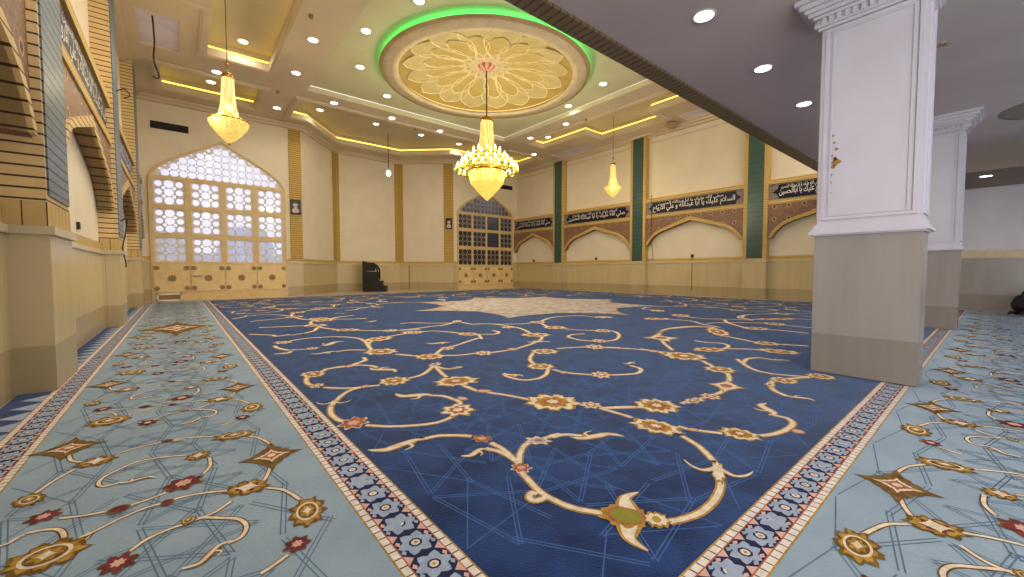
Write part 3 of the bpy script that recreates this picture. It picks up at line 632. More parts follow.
# ------------------------------------------------------------------ carpets
mirror_c = (9.6, 10.5)
JR = random.Random(11)
class Pat:
    """flat yarn shapes on the carpet; everything is in floor metres"""
    def __init__(s, mb, z=.012): s.mb = mb; s.z = z; s.tf = [lambda p: p]; s.c = 0
    def poly(s, pts, mk, lay):
        s.c = (s.c+1) % 61
        for q, f in enumerate(s.tf): s.mb.poly([(*f(p), s.z+.001*lay+s.c*1.3e-5+q*3e-6) for p in pts], mk)
    def ribbon(s, pts, w, mk, lay):
        C = catmull([Vector((p[0], p[1], 0)) for p in pts], 5); L = []
        for k in range(len(C)):
            d = (C[min(k+1, len(C)-1)]-C[max(k-1, 0)]); d = d.normalized() if d.length > 1e-6 else Vector((1, 0, 0)); nn = Vector((-d.y, d.x, 0))
            ww = w(k/(len(C)-1)) if callable(w) else w
            L.append((C[k]+nn*ww/2, C[k]-nn*ww/2))
        for a, b in zip(L[:-1], L[1:]): s.poly([(a[0].x, a[0].y), (b[0].x, b[0].y), (b[1].x, b[1].y), (a[1].x, a[1].y)], mk, lay)
    def vine(s, pts, w=.034, out='ygold', inn='cream'):
        s.ribbon(pts, w*1.75, out, 1); s.ribbon(pts, w, inn, 2)
    def blob(s, a, b, w, shape, mk, lay, sc=1.0):
        a = Vector(a); b = Vector(b); c = (a+b)/2; u = (b-a)/2*sc; n = Vector((-(b-a).y, (b-a).x)); n = n.normalized()*w/2*sc
        N_ = 44; fan = []
        for k in range(N_):
            t = 2*PI*k/N_
            if shape == 'rose': q = .84+.16*math.cos(7*t)
            elif shape == 'palm': q = 1.12*(.82+.10*math.cos(9*t)+.06*math.cos(16*t+.7)+.04*math.cos(2*t))
            elif shape == 'diamond': q = 1/(abs(math.cos(t))**.75+abs(math.sin(t))**.75)**1.333*(1+.05*math.cos(12*t))
            else: q = 1
            if shape in ('palm', 'rose') and lay < 6: q *= 1+JR.uniform(-.07, .07)
            p = c+u*q*math.cos(t)+n*q*math.sin(t); fan.append((p.x, p.y))
        if shape == 'diamond' or shape == 'palm' or shape == 'rose':
            for k in range(N_): s.poly([(c.x, c.y), fan[k], fan[(k+1) % N_]], mk, lay)
        else: s.poly(fan, mk, lay)
    def motif(s, kind, a, b, w, light=False):
        o = 'ybrown' if light else 'ygold'
        if kind == 'rose':
            s.blob(a, b, w, 'rose', o, 3); s.blob(a, b, w, 'rose', 'cream', 4, .86); s.blob(a, b, w, 'rose', 'yrust', 5, .55); s.blob(a, b, w, 'o', 'cream', 6, .25)
        elif kind == 'rust':
            s.blob(a, b, w, 'rose', o, 3); s.blob(a, b, w, 'rose', 'yrust', 4, .88); s.blob(a, b, w, 'rose', 'ysalmon', 5, .45)
        elif kind == 'red':
            s.blob(a, b, w, 'rose', 'ybrown' if light else 'cream', 3); s.blob(a, b, w, 'rose', 'yred' if light else 'yrust', 4, .88); s.blob(a, b, w, 'rose', 'ysalmon', 5, .4)
        elif kind == 'blue':
            s.blob(a, b, w, 'rose', o, 3); s.blob(a, b, w, 'rose', 'cream', 4, .9); s.blob(a, b, w, 'rose', 'yblue', 5, .6); s.blob(a, b, w, 'o', 'yrust', 6, .25)
        elif kind == 'palm':
            s.blob(a, b, w, 'palm', o, 3); s.blob(a, b, w, 'palm', 'cream', 4, .88); s.blob(a, b, w, 'palm', 'ygold', 5, .64); s.blob(a, b, w, 'palm', 'yrust', 6, .4); s.blob(a, b, w, 'rose', 'cream', 7, .24)
        elif kind == 'brown':
            s.blob(a, b, w, 'palm', 'ybrown', 3); s.blob(a, b, w, 'palm', 'ygold', 4, .8); s.blob(a, b, w, 'rose', 'yred', 5, .6); s.blob(a, b, w, 'diamond', 'cream', 6, .6); 
        elif kind == 'ring':
            s.blob(a, b, w*1.1, 'palm', 'ybrown', 3, 1.08); s.blob(a, b, w, 'palm', 'ygold', 4, .92); s.blob(a, b, w, 'o', 'cream', 5, .66); s.blob(a, b, w, 'o', 'ybrown', 6, .54); s.blob(a, b, w, 'rose', 'ygold', 7, .46); s.blob(a, b, w, 'diamond', 'cream', 8, .3)
        elif kind == 'diamond':
            s.blob(a, b, w*1.3, 'diamond', 'ybrown', 3, 1.25); s.blob(a, b, w, 'diamond', 'cream', 4, .72); s.blob(a, b, w, 'diamond', 'yrust', 5, .5); s.blob(a, b, w, 'o', 'cream', 6, .16)
        elif kind == 'star':
            s.blob(a, b, w*1.4, 'diamond', o, 3, 1.1); s.blob(a, b, w*1.4, 'diamond', 'cream', 4, .9); s.blob(a, b, w, 'o', 'yrust', 5, .35)
        elif kind == 'bud':
            s.blob(a, b, w, 'o', o, 3); s.blob(a, b, w, 'o', 'ysalmon' if not light else 'yred', 4, .75)
        elif kind in ('leaf', 'gleaf'):
            w = min(w, .3*math.dist(a, b))
            a_, b_ = Vector(a), Vector(b); d = b_-a_; n = Vector((-d.y, d.x)).normalized()
            pts = [a_, a_+d*.25-n*w*.5, a_+d*.5-n*w*.15, a_+d*.78+n*w*.3, b_]
            w = w*(.72 if kind == 'gleaf' else .9); wf = lambda t: w*(.12+.88*math.sin(PI*min(1, t*1.05))**.8)
            s.ribbon(pts, wf, o, 3); s.ribbon(pts, lambda t: wf(t)*.62, 'cream' if kind == 'leaf' else 'ygold', 4)
            if kind == 'gleaf': s.ribbon(pts, lambda t: .012+.1*wf(t), 'cream', 5)
            for j in range(5):
                t0 = .2+.13*j; c_ = a_+d*t0-n*w*(.45-.9*abs(t0-.3)); s.blob(c_-d*.05, c_+d*.07, w*.5, 'o', o, 2.5)
            # side lobe
            pts2 = [a_+d*.62+n*w*.2, a_+d*.7-n*w*.75, a_+d*.55-n*w*1.25]
            s.ribbon(pts2, lambda t: w*.55*(1-t*.8), o, 3); s.ribbon(pts2, lambda t: w*.32*(1-t*.8), 'cream', 4)
        elif kind == 'lily':
            s.blob(a, b, w*.55, 'palm', o, 3); s.blob(a, b, w*.55, 'palm', 'cream', 4, .8)
            a_, b_ = Vector(a), Vector(b); d = b_-a_; n = Vector((-d.y, d.x)).normalized()
            for sg in (-1, 1):
                pts = [a_+d*.7, a_+d*.45+n*sg*w*.5, a_+d*.55+n*sg*w*.95, a_+d*.8+n*sg*w*1.25]
                s.ribbon(pts, lambda t: w*.36*(1-t*.85), o, 3); s.ribbon(pts, lambda t: w*.22*(1-t*.85), 'cream', 4)
def girih(pt, x0, y0, x1, y1, P, mk, dl=.018, lw=.006):
    nx = int((x1-x0)/P)+1; ny = int((y1-y0)/P)+1; R_ = P*.56
    for i in range(nx):
        for j in range(ny):
            c = (x0+(i+.5)*P, y0+(j+.5)*P)
            for k in range(8):
                a0 = PI/8*((i+j) % 2)+.2+k*PI/4; a1 = a0+3*PI/4
                p = Vector((c[0]+R_*math.cos(a0), c[1]+R_*math.sin(a0))); q = Vector((c[0]+R_*math.cos(a1), c[1]+R_*math.sin(a1)))
                d = (q-p).normalized(); n = Vector((-d.y, d.x))
                for s in (-1, 1):
                    m_ = n*s*dl/2; e = n*lw/2; pts = [p+m_-e, q+m_-e, q+m_+e, p+m_+e]
                    if all(x0+.02 < v.x < x1-.02 and y0+.02 < v.y < y1-.02 for v in pts): pt.poly([(v.x, v.y) for v in pts], mk, .5)
def border(name, parent, x0, x1, y0, y1, horiz, label):
    """long patterned border strip; across = w, along = L"""
    mb = MB(); pt = Pat(mb, .012)
    w, L = ((y1-y0), (x1-x0)) if horiz else ((x1-x0), (y1-y0))
    pt.tf = [(lambda p: (x0+p[1], y0+p[0])) if horiz else (lambda p: (x0+p[0], y0+p[1]))]
    B = lambda a0, b0, a1, b1, mk, lay: pt.poly([(a0, b0), (a1, b0), (a1, b1), (a0, b1)], mk, lay)
    mb.box((x0, y0, 0), (x1, y1, .012), 'yblack')
    g = .008; e = .04
    for s in (0, 1):
        A = (lambda a: w-a) if s else (lambda a: a)
        B(A(0), 0, A(g), L, 'ygold', .4); B(A(g), 0, A(e), L, 'edge', .4); B(A(e), 0, A(e+.006), L, 'yrust', .5)
    P = .167; n = int(L/P)
    for k in range(n):
        b = k*P
        for s in (0, 1):
            A = (lambda a: w-a) if s else (lambda a: a)
            for q in range(3): B(A(g), b+q*P/3, A(e), b+q*P/3+.008, 'ybrown', .6)
            pt.poly([(A(e+.006), b+P*.5-.032), (A(e+.04), b+P*.5), (A(e+.006), b+P*.5+.032)], 'ysalmon', .7)
            pt.poly([(A(e+.02), b+P*.08), (A(e+.03), b+P*.2), (A(e+.02), b+P*.3), (A(e+.008), b+P*.2)], 'ysalmon', .7)
            pt.poly([(A(e+.02), b+P*.7), (A(e+.03), b+P*.8), (A(e+.02), b+P*.92), (A(e+.008), b+P*.8)], 'yblue', .7)
        c = (w/2, b); h = (w-2*e)/2-.008
        pts = []
        for j in range(24):
            t = 2*PI*j/24; q = .84+.16*math.cos(6*t); pts.append((c[0]+h*q*math.cos(t), c[1]+P*.5*q*math.sin(t)))
        if 0 < k < n:
            for j in range(24): pt.poly([c, pts[j], pts[(j+1) % 24]], 'yblue', .8)
            pt.poly([(c[0]+.03*math.cos(a*PI/4), c[1]+.03*math.sin(a*PI/4)) for a in range(8)], 'yblack', .9)
            pt.poly([(c[0]+.02*math.cos(a*PI/4), c[1]+.02*math.sin(a*PI/4)) for a in range(8)], 'cream', 1.0)
            pt.poly([(c[0]+.009*math.cos(a*PI/2), c[1]+.009*math.sin(a*PI/2)) for a in range(4)], 'ygold', 1.1)
    return tag(mb.build(name, parent, nrm=False), label)
FX0, FX1, FY0, FY1 = .89, 18.0, .75, 20.2
BW = .255
main = empty('prayer_carpet', (9.6, 10.5, 0), 'great navy blue carpet with gold scrolling vines and pale medallion', 'carpet')
mb = MB().box((FX0, FY0, 0), (FX1, FY1, .012), 'navy'); fp = Pat(mb)
girih(fp, FX0, FY0, FX1, FY1, .56, 'navyline')
VV = {1: (300, 400, 2.56), 2: (360, 420, 5.105), 3: (540, 400, 3.845), 4: (300, 360, 5.69), 5: (460, 330, 4.655), 6: (640, 320, 4.12), 7: (220, 290, 5.12), 8: (400, 285, 4.655), 9: (600, 285, 4.655)}
def vp(t, tab, *xy):
    ox, oy, s = tab[t]; return [tuple(gz(ox+xy[i]/s, oy+xy[i+1]/s).xy) for i in range(0, len(xy), 2)]
vines = [(2, 330,105, 400,90, 500,88, 570,92), (2, 670,125, 730,160, 780,205, 815,240), (2, 640,155, 720,175, 790,215), (2, 815,230, 815,190, 840,140, 885,118), (2, 940,105, 980,90, 1020,80), (1, 645,100, 680,93, 735,98),
 (1, 565,188, 580,205, 620,245, 690,280, 775,297), (2, 960,400, 900,425, 865,410, 875,385, 905,390), (3, 495,480, 560,465, 620,440, 670,395, 695,340, 685,300), (3, 665,240, 610,185, 545,145), (3, 530,108, 590,122, 700,135),
 (6, 495,485, 560,475, 610,455, 630,430, 600,410, 530,395), (3, 230,38, 300,36, 380,34), (3, 230,36, 355,74), (5, 320,330, 220,310, 130,297), (5, 80,290, 15,265), (5, 660,370, 740,366, 820,364), (4, 835,105, 800,75, 768,42), (4, 940,155, 1020,188),
 (4, 770,40, 820,55, 870,55, 920,45), (4, 760,38, 720,75, 680,95, 615,112), (4, 455,150, 410,155, 370,158), (4, 370,158, 300,167, 220,168, 135,163), (4, 95,150, 50,145, 35,120, 50,95), (4, 95,88, 150,60, 220,45, 290,38, 340,20, 372,4), (4, 290,38, 350,35, 410,40, 440,50),
 (4, 370,160, 300,175, 250,200, 200,245, 175,280, 180,320, 210,345, 240,360), (4, 375,380, 480,387, 600,385, 720,375, 800,360, 875,328), (4, 915,262, 905,245, 870,230, 810,212, 735,210), (8, 0,329, 80,334), (8, 195,333, 290,330, 350,322), (8, 430,318, 500,308, 560,295, 620,275, 655,258, 662,243),
 (8, 605,225, 560,205, 510,195, 440,185, 380,183, 340,185, 285,176), (8, 165,328, 200,300, 260,285, 310,268, 365,250), (8, 380,255, 365,235, 345,230), (8, 370,233, 440,232, 460,222, 430,215), (8, 100,220, 160,217, 230,222, 290,230), (8, 0,213, 80,205, 150,195, 200,190, 260,175), (8, 0,182, 60,178, 130,180, 250,180),
 (8, 430,185, 560,184, 620,177), (8, 655,172, 700,155, 760,148, 840,145, 915,152), (8, 650,178, 690,198), (8, 765,207, 830,212, 910,215), (8, 980,215, 1010,225, 1020,240, 1005,257, 960,265, 900,265, 830,258, 785,245, 800,235, 860,230), (8, 730,300, 800,295, 870,292), (8, 950,293, 1024,295),
 (5, 340,112, 325,140, 345,162, 380,172), (5, 410,185, 400,212, 360,232, 290,238, 220,222, 205,208), (5, 430,188, 490,203, 560,210, 615,214), (5, 700,215, 770,212, 830,205, 840,185, 790,170), (5, 660,85, 770,90, 880,98), (5, 920,105, 1020,112), (6, 0,122, 50,130, 100,142), (6, 135,128, 100,100, 85,80),
 (6, 78,72, 80,60, 100,42, 160,32, 230,28, 290,32, 320,45), (6, 325,50, 325,65, 380,75, 470,94), (6, 570,103, 690,110), (6, 225,130, 290,124), (6, 335,126, 365,112, 340,100, 270,95, 225,88), (6, 360,122, 430,123, 500,127), (6, 255,172, 310,200), (6, 350,212, 368,240, 360,265), (6, 350,285, 330,305, 270,322),
 (6, 270,325, 230,335, 170,350), (6, 400,165, 420,180, 460,205, 520,222, 600,232, 710,240), (6, 425,182, 440,165, 490,160, 550,168), (6, 545,250, 620,246, 710,240), (6, 545,255, 540,280, 560,300, 610,320), (7, 900,333, 960,338, 1024,345), (7, 775,312, 760,280, 790,262), (7, 860,242, 960,225, 1024,215),
 (7, 765,300, 745,270, 710,252, 650,245, 580,243, 520,246, 440,252, 360,264), (7, 278,290, 300,303, 355,313), (7, 365,318, 340,330, 280,332), (7, 365,311, 430,308, 500,302), (7, 745,312, 660,312, 595,321), (7, 735,350, 745,365, 700,380, 660,395, 600,402, 530,413), (7, 705,210, 830,212, 920,210, 1024,204), (7, 600,206, 530,197, 485,185),
 (7, 500,195, 480,212, 430,226), (7, 355,232, 290,240, 270,235, 210,232, 150,230), (7, 460,184, 380,188, 300,192, 200,196), (7, 475,185, 465,168, 490,155), (7, 550,150, 640,152, 750,148), (9, 705,208, 780,210, 880,218, 970,228), (9, 320,162, 420,170, 480,185, 560,200), (9, 580,165, 600,180, 680,203), (9, 830,280, 970,288), (9, 265,238, 300,212, 360,203, 440,198, 540,200)]
mot = [('leaf', 2, 40,165, 350,110, .09), ('rust', 2, 565,100, 680,112, .13), ('red', 2, 765,255, 880,258, .13), ('leaf', 2, 515,195, 650,158, .07), ('blue', 2, 835,112, 985,120, .15), ('leaf', 3, 325,148, 115,150, .09), ('bigpalm', 3, 228,445, 500,480, .32),
 ('lily', 3, 690,330, 680,245, .15), ('palm', 3, 352,85, 548,135, .3), ('bud', 3, 565,120, 610,124, .07), ('palm', 3, 692,118, 850,160, .24), ('leaf', 6, 520,350, 540,400, .1), ('bud', 6, 620,465, 680,470, .09), ('palm', 5, 305,335, 560,350, .5), ('rose', 5, 555,350, 665,365, .2), ('palm', 5, 810,355, 1024,365, .42),
 ('bud', 5, 75,290, 150,292, .1), ('palm', 4, 762,145, 1010,112, .42), ('blue', 4, 735,30, 800,35, .25), ('gleaf', 4, 925,44, 850,56, .08), ('palm', 4, 448,132, 622,122, .38), ('bud', 4, 350,158, 390,158, .12), ('rose', 4, 50,155, 140,153, .2), ('palm', 4, 25,97, 140,88, .25), ('bud', 4, 265,42, 310,38, .12), ('leaf', 4, 545,75, 400,52, .14),
 ('lily', 4, 178,275, 200,235, .12), ('red', 4, 215,372, 395,365, .28), ('rose', 4, 790,297, 1005,292, .35), ('leaf', 4, 545,200, 760,215, .13), ('bud', 4, 905,235, 945,222, .13), ('palm', 8, 65,342, 210,334, .4), ('rose', 8, 342,322, 438,321, .35), ('bud', 8, 500,305, 548,302, .2), ('leaf', 8, 700,270, 590,268, .25), ('palm', 8, 560,235, 705,236, .5),
 ('palm', 8, 275,228, 362,236, .4), ('leaf', 8, 125,275, 235,272, .22), ('rose', 8, 0,226, 108,221, .4), ('rose', 8, 240,172, 290,172, .5), ('palm', 8, 605,176, 680,176, .5), ('rose', 8, 895,152, 1000,152, .5), ('palm', 8, 665,200, 775,202, .5), ('palm', 8, 905,216, 985,217, .45), ('palm', 8, 605,315, 738,313, .42), ('rose', 8, 860,291, 958,293, .42), ('rose', 8, 890,264, 965,264, .4),
 ('rose', 8, 185,302, 255,296, .3), ('rose', 8, 470,197, 540,203, .35), ('palm', 5, 310,172, 440,178, .35), ('leaf', 5, 205,206, 295,222, .14), ('bud', 5, 465,203, 505,203, .12), ('rose', 5, 605,213, 710,216, .34), ('leaf', 5, 755,162, 820,155, .2), ('rose', 5, 580,83, 675,84, .4), ('bud', 5, 875,102, 925,104, .18), ('palm', 6, 92,143, 275,163, .6),
 ('star', 6, 20,76, 155,80, .5), ('palm', 6, 295,35, 345,70, .4), ('palm', 6, 462,97, 578,103, .42), ('palm', 6, 222,128, 345,124, .38), ('palm', 6, 478,125, 665,142, .4), ('palm', 6, 262,204, 398,214, .36), ('star', 6, 282,268, 432,288, .36), ('rose', 6, 245,320, 335,322, .22), ('rose', 6, 175,350, 265,328, .14), ('leaf', 6, 620,174, 530,166, .16), ('palm', 6, 538,253, 648,256, .3),
 ('leaf', 6, 720,340, 600,316, .12), ('star', 6, 510,270, 560,275, .2), ('palm', 6, 690,236, 800,240, .3), ('palm', 7, 735,322, 912,320, .5), ('palm', 7, 750,268, 872,242, .45), ('rose', 7, 272,280, 372,266, .35), ('leaf', 7, 280,332, 350,325, .12), ('rose', 7, 435,306, 512,301, .25), ('leaf', 7, 635,267, 510,292, .3), ('leaf', 7, 465,332, 600,320, .22), ('palm', 7, 410,440, 540,432, .3), ('bud', 7, 640,397, 685,395, .15),
 ('palm', 7, 582,208, 718,209, .4), ('palm', 7, 430,183, 545,186, .45), ('leaf', 7, 345,235, 440,226, .35), ('palm', 7, 450,152, 562,148, .5), ('leaf', 7, 740,168, 810,160, .45), ('rose', 7, 830,212, 920,210, .4), ('star', 9, 205,250, 365,250, .55), ('palm', 9, 665,205, 785,206, .5), ('palm', 9, 200,160, 330,160, .5), ('rose', 9, 240,80, 290,80, .5), ('palm', 7, 960,222, 1040,218, .4), ('rose', 7, 330,130, 400,113, .5)]
mx, my = mirror_c
q4 = [lambda p: (p[0], p[1]), lambda p: (2*mx-p[0], p[1]), lambda p: (p[0], 2*my-p[1]), lambda p: (2*mx-p[0], 2*my-p[1])]
inq = lambda P: min(p[0] for p in P) > FX0-.05 and min(p[1] for p in P) > FY0-.05 and sum(p[0] for p in P)/len(P) < mx+.3 and sum(p[1] for p in P)/len(P) < my+.3
fp.tf = q4
for vn in vines:
    P = vp(vn[0], VV, *vn[1:])
    if not inq(P): continue
    d = sum(math.hypot(*p) for p in P)/len(P); fp.vine(P, .03+.0035*max(0, d-2.5))
for mo_ in mot:
    kd, t, *c, w = mo_; P = vp(t, VV, *c)
    if not inq(P): continue
    if kd == 'bigpalm':
        a, b = Vector(P[0]), Vector(P[1]); d = b-a; n = Vector((-d.y, d.x)).normalized()
        for sg in (-1, 1):
            pts = [a+d*.45, a+d*.4+n*sg*.1, a+d*.42+n*sg*.17, a+d*.62+n*sg*.23]
            fp.ribbon(pts, lambda t: .15*(1-t*.9), 'ygold', 3); fp.ribbon(pts, lambda t: .1*(1-t*.95), 'cream', 4)
        fp.blob(a, a+d*.72, .2, 'palm', 'ygold', 4.5); fp.blob(a+d*.1, a+d*.66, .14, 'o', 'yrust', 5); fp.blob(a+d*.16, a+d*.62, .12, 'o', 'ygreen', 6)
        fp.blob(a+d*.62, b, .14, 'palm', 'ygold', 5); fp.blob(a+d*.66, a+d*.97, .1, 'palm', 'cream', 6); fp.blob(a+d*.75, a+d*.88, .05, 'o', 'ygold', 7)
    else: fp.motif(kd, P[0], P[1], w)
# pale star medallion
fp.tf = [lambda p: p]
pts = []
for k in range(8):
    a0 = math.atan2(-.64, -.77)+k*PI/4
    R1 = 4.25
    for j, (da, rr) in enumerate(((0, 1), (.05, .9), (.16, .8), (.29, .75), (PI/8, .71), (PI/4-.29, .75), (PI/4-.16, .8), (PI/4-.05, .9))):
        pts.append((mx+R1*rr*math.cos(a0+da), my+R1*rr*math.sin(a0+da)))
for k in range(len(pts)):
    b = pts[k]; c = pts[(k+1) % len(pts)]
    fp.poly([(mx, my), b, c], 'med', 8)
    o1 = lambda p: (mx+(p[0]-mx)*1.02, my+(p[1]-my)*1.02)
    fp.poly([b, o1(b), o1(c), c], 'ygold', 8)
for k in range(16):
    a = k*PI/8; fp.motif('rose', (mx+1.9*math.cos(a), my+1.9*math.sin(a)), (mx+2.6*math.cos(a), my+2.6*math.sin(a)), .4)
mb.build('field', main, nrm=False)
border('border', main, FX0-BW, FX0, FY0, FY1, False, 'patterned border of blue rosettes on the long left side')
border('border', main, FX0-BW, FX1, FY0-BW+.03, FY0, True, 'patterned border of blue rosettes by the white pillars')
border('border', main, FX0-BW, FX1, FY1, FY1+.25, True, 'patterned border at the far end')
border('border', main, FX1, FX1+BW, FY0, FY1, False, 'patterned border along the right wall')
# pale blue runners: one drawn period, repeated
RR = {1: (0, 440, 4.21), 2: (160, 420, 3.677), 3: (40, 340, 3.938)}
rv = [(2, 410,100, 370,75, 310,63), (2, 210,68, 100,72, 20,85), (1, 780,5, 700,15, 600,35, 490,68), (2, 408,175, 395,210, 372,245), (2, 395,258, 450,265, 490,285, 525,308), (2, 548,395, 540,435), (2, 470,508, 420,545, 370,577), (2, 255,268, 180,275, 100,288, 30,308), (1, 700,275, 620,295, 500,345, 400,395, 330,425),
 (1, 250,450, 270,420, 250,390, 190,390, 110,405), (1, 550,480, 620,430, 720,385, 800,360), (2, 100,382, 150,370, 220,370, 290,375, 318,400, 300,440, 250,465), (2, 262,308, 200,350, 130,378), (1, 290,65, 300,95, 345,102), (1, 315,132, 230,180, 150,235), (1, 100,305, 125,335), (1, 250,342, 350,330, 450,312), (1, 545,288, 640,255, 700,232),
 (1, 480,102, 590,97), (1, 790,72, 700,80, 590,97, 520,125, 440,165, 415,195, 440,205, 510,188), (2, 182,145, 185,175, 160,205), (1, 380,400, 360,430, 300,450)]
rm = [('diamond', 2, 315,160, 500,120, .24), ('ring', 2, 200,75, 345,52, .13), ('brown', 2, 240,268, 402,248, .16), ('ring', 2, 540,300, 545,398, .13), ('red', 2, 448,482, 560,455, .11), ('bud', 2, 5,320, 42,308, .06), ('bud', 1, 676,282, 735,268, .06), ('ring', 1, 12,550, 362,462, .2), ('gleaf', 1, 0,462, 105,415, .08),
 ('red', 1, 400,575, 590,495, .13), ('ring', 2, 75,388, 135,374, .06), ('gleaf', 2, 82,562, 262,458, .1), ('diamond', 1, 150,70, 422,18, .24), ('brown', 1, 312,118, 495,82, .15), ('ring', 1, 55,285, 190,245, .13), ('red', 1, 100,352, 268,318, .12), ('bud', 1, 448,318, 552,288, .07), ('red', 1, 685,228, 855,162, .16), ('gleaf', 1, 655,170, 500,190, .09), ('brown', 2, 92,148, 188,132, .12), ('bud', 1, 680,16, 730,10, .05), ('red', 2, 8,268, 162,212, .13)]
RV = [vp(v[0], RR, *v[1:]) for v in rv]; RM = [(m_[0], *vp(m_[1], RR, *m_[2:-1]), m_[-1]) for m_ in rm]
PER = 1.965
def runner(label, x0, x1, y0, y1, fn, lo, hi):
    """fn maps the drawn left-runner floor position to this runner"""
    mb = MB().box((x0, y0, 0), (x1, y1, .012), 'light'); pt = Pat(mb)
    girih(pt, x0, y0, x1, y1, .5, 'lightline', .02, .006)
    k0 = int((lo-4.2)/PER)-1; k1 = int((hi-1.2)/PER)+2
    inb = lambda p: x0+.01 < p[0] < x1-.01 and y0+.01 < p[1] < y1-.01
    for k in range(k0, k1):
        pt.tf = [lambda p, k=k: fn((p[0], p[1]+k*PER))]; f = pt.tf[0]
        for P in RV:
            run = []; best = []
            for p in [(v.x, v.y) for v in catmull([Vector((*p, 0)) for p in P], 3)]:
                run = run+[p] if inb(f(p)) else []
                if len(run) > len(best): best = run
            if len(best) > 3: pt.vine(best, .017, 'ybrown')
        for kd, a, b, w in RM:
            if inb(f(a)) and inb(f(b)): pt.motif(kd, a, b, w*1.15, True)
    return mb, pt
ly1 = 20.25
lr = empty('runner_carpet', (-.07, 10, 0), 'long pale blue patterned carpet runner along the left wall', 'carpet', 'pale blue carpet runners')
mb, pt = runner('', -.77, FX0-BW, -2, ly1, lambda p: p, -1, 20)
pt.tf = [lambda p: p]; pt.motif('diamond', (-.55, 10.9), (.4, 10.9), 1.6, True); pt.motif('rose', (-.3, 10.9), (.15, 10.9), .8, True)
mb.build('pile_field', lr, nrm=False)
border('border', lr, -1.0, -.77, -2, ly1, False, 'narrow rosette border beside the brick piers')
mb = MB()
for a, b in ((-2, 5.95), (7.0, 12.0), (13.05, 18.0), (19.05, ly1)):
    mb.box((XL+.05, a, 0), (-1.0, b, .012), 'navy'); n = int((b-a)/.3)
    for k in range(n):
        y = a+k*.3; mb.poly([(-1.0, y+.02, .0135), (-1.16, y+.15, .0135), (-1.0, y+.28, .0135)], 'yblue')
mb.build('niche_strip', lr, nrm=False)
rr_ = empty('runner_carpet', (9, -.25, 0), 'pale blue patterned carpet on the right, under the mezzanine', 'carpet', 'pale blue carpet runners')
RY1 = FY0-BW+.03
mb, pt = runner('', .64, FX1+BW, RY1-1.42, RY1, lambda p: (p[1]+.08, p[0]-(FX0-BW)+RY1), 0, 18)
mb.build('pile_field', rr_, nrm=False)
border('border', rr_, .64, FX1+BW, RY1-1.42-.24, RY1-1.42, True, 'rosette border along the outer side')
struct(MB().box((.64, -7, 0), (XR, RY1-1.67, .011), 'light').build('floor_carpet'), 'plain pale blue carpet under the mezzanine', 'floor')

# ------------------------------------------------------------------ chandeliers
def chandelier_small(loc, sc, label, ztop):
    r = empty('chandelier', loc, label, 'chandelier', 'small crystal basket chandeliers')
    def B(mb, name, par=r, smooth=False, lab=None):
        mb.v = [(x*sc*.8, y*sc*.8, z*sc) for x, y, z in mb.v]; me = mb.build(name, None, smooth); me.parent = par; 
        if lab: tag(me, lab)
        return me
    h = (ztop-loc[2])/sc
    B(MB().tube([(0, 0, 2.1), (0, 0, h)], .012, 'wire', 6), 'hanging_rod')
    B(MB().lathe([(.001, 2.06), (.05, 2.08), (.06, 2.12), (.03, 2.17), (.001, 2.19)], 'gold', n=14).tube([(0, 0, 1.8), (0, 0, 2.08)], .012, 'gold', 6), 'knob', smooth=True)
    B(MB().lathe([(.001, 1.86), (.1, 1.86), (.16, 1.82), (.19, 1.78), (.19, 1.72), (.17, 1.72)], 'gold', n=24), 'crown_cap', smooth=True)
    mb = MB()
    for k in range(36):
        a = 2*PI*k/36; c, s = math.cos(a), math.sin(a)
        mb.tube([(c*q, s*q, z) for q, z in ((.17, 1.73), (.175, 1.5), (.19, 1.25), (.22, 1.0), (.27, .8), (.33, .66))], .016, 'strand', 4)
    mb.lathe([(.15, 1.72), (.155, 1.4), (.19, 1.0), (.3, .66)], 'strand', n=24); B(mb, 'crystal_skirt', lab='glowing strands of crystal beads')
    B(MB().lathe([(.3, .66), (.5, .62), (.58, .6), (.59, .57), (.55, .56), (.3, .62)], 'gold', n=32), 'gold_ring', smooth=True)
    B(MB().lathe([(.3, .655), (.5, .645), (.57, .58), (.58, .54), (.5, .4), (.36, .25), (.18, .1), (.06, .02), (.001, 0)], 'bead', n=48, ridge=.02, nr=24), 'crystal_bowl', lab='beaded crystal bowl ending in a point')
    B(MB().lathe([(.001, -.06), (.03, -.03), (.02, .01), (.001, .02)], 'gold', n=12), 'finial', smooth=True)
    return r
chandelier_small((1.15, 13.4, 4.66), 1.0, 'crystal basket chandelier at left before the bright window', HC+.47)
chandelier_small((16.15, 11.9, 4.72), .88, 'small crystal chandelier before the right wall with green pilasters', HC+.47)
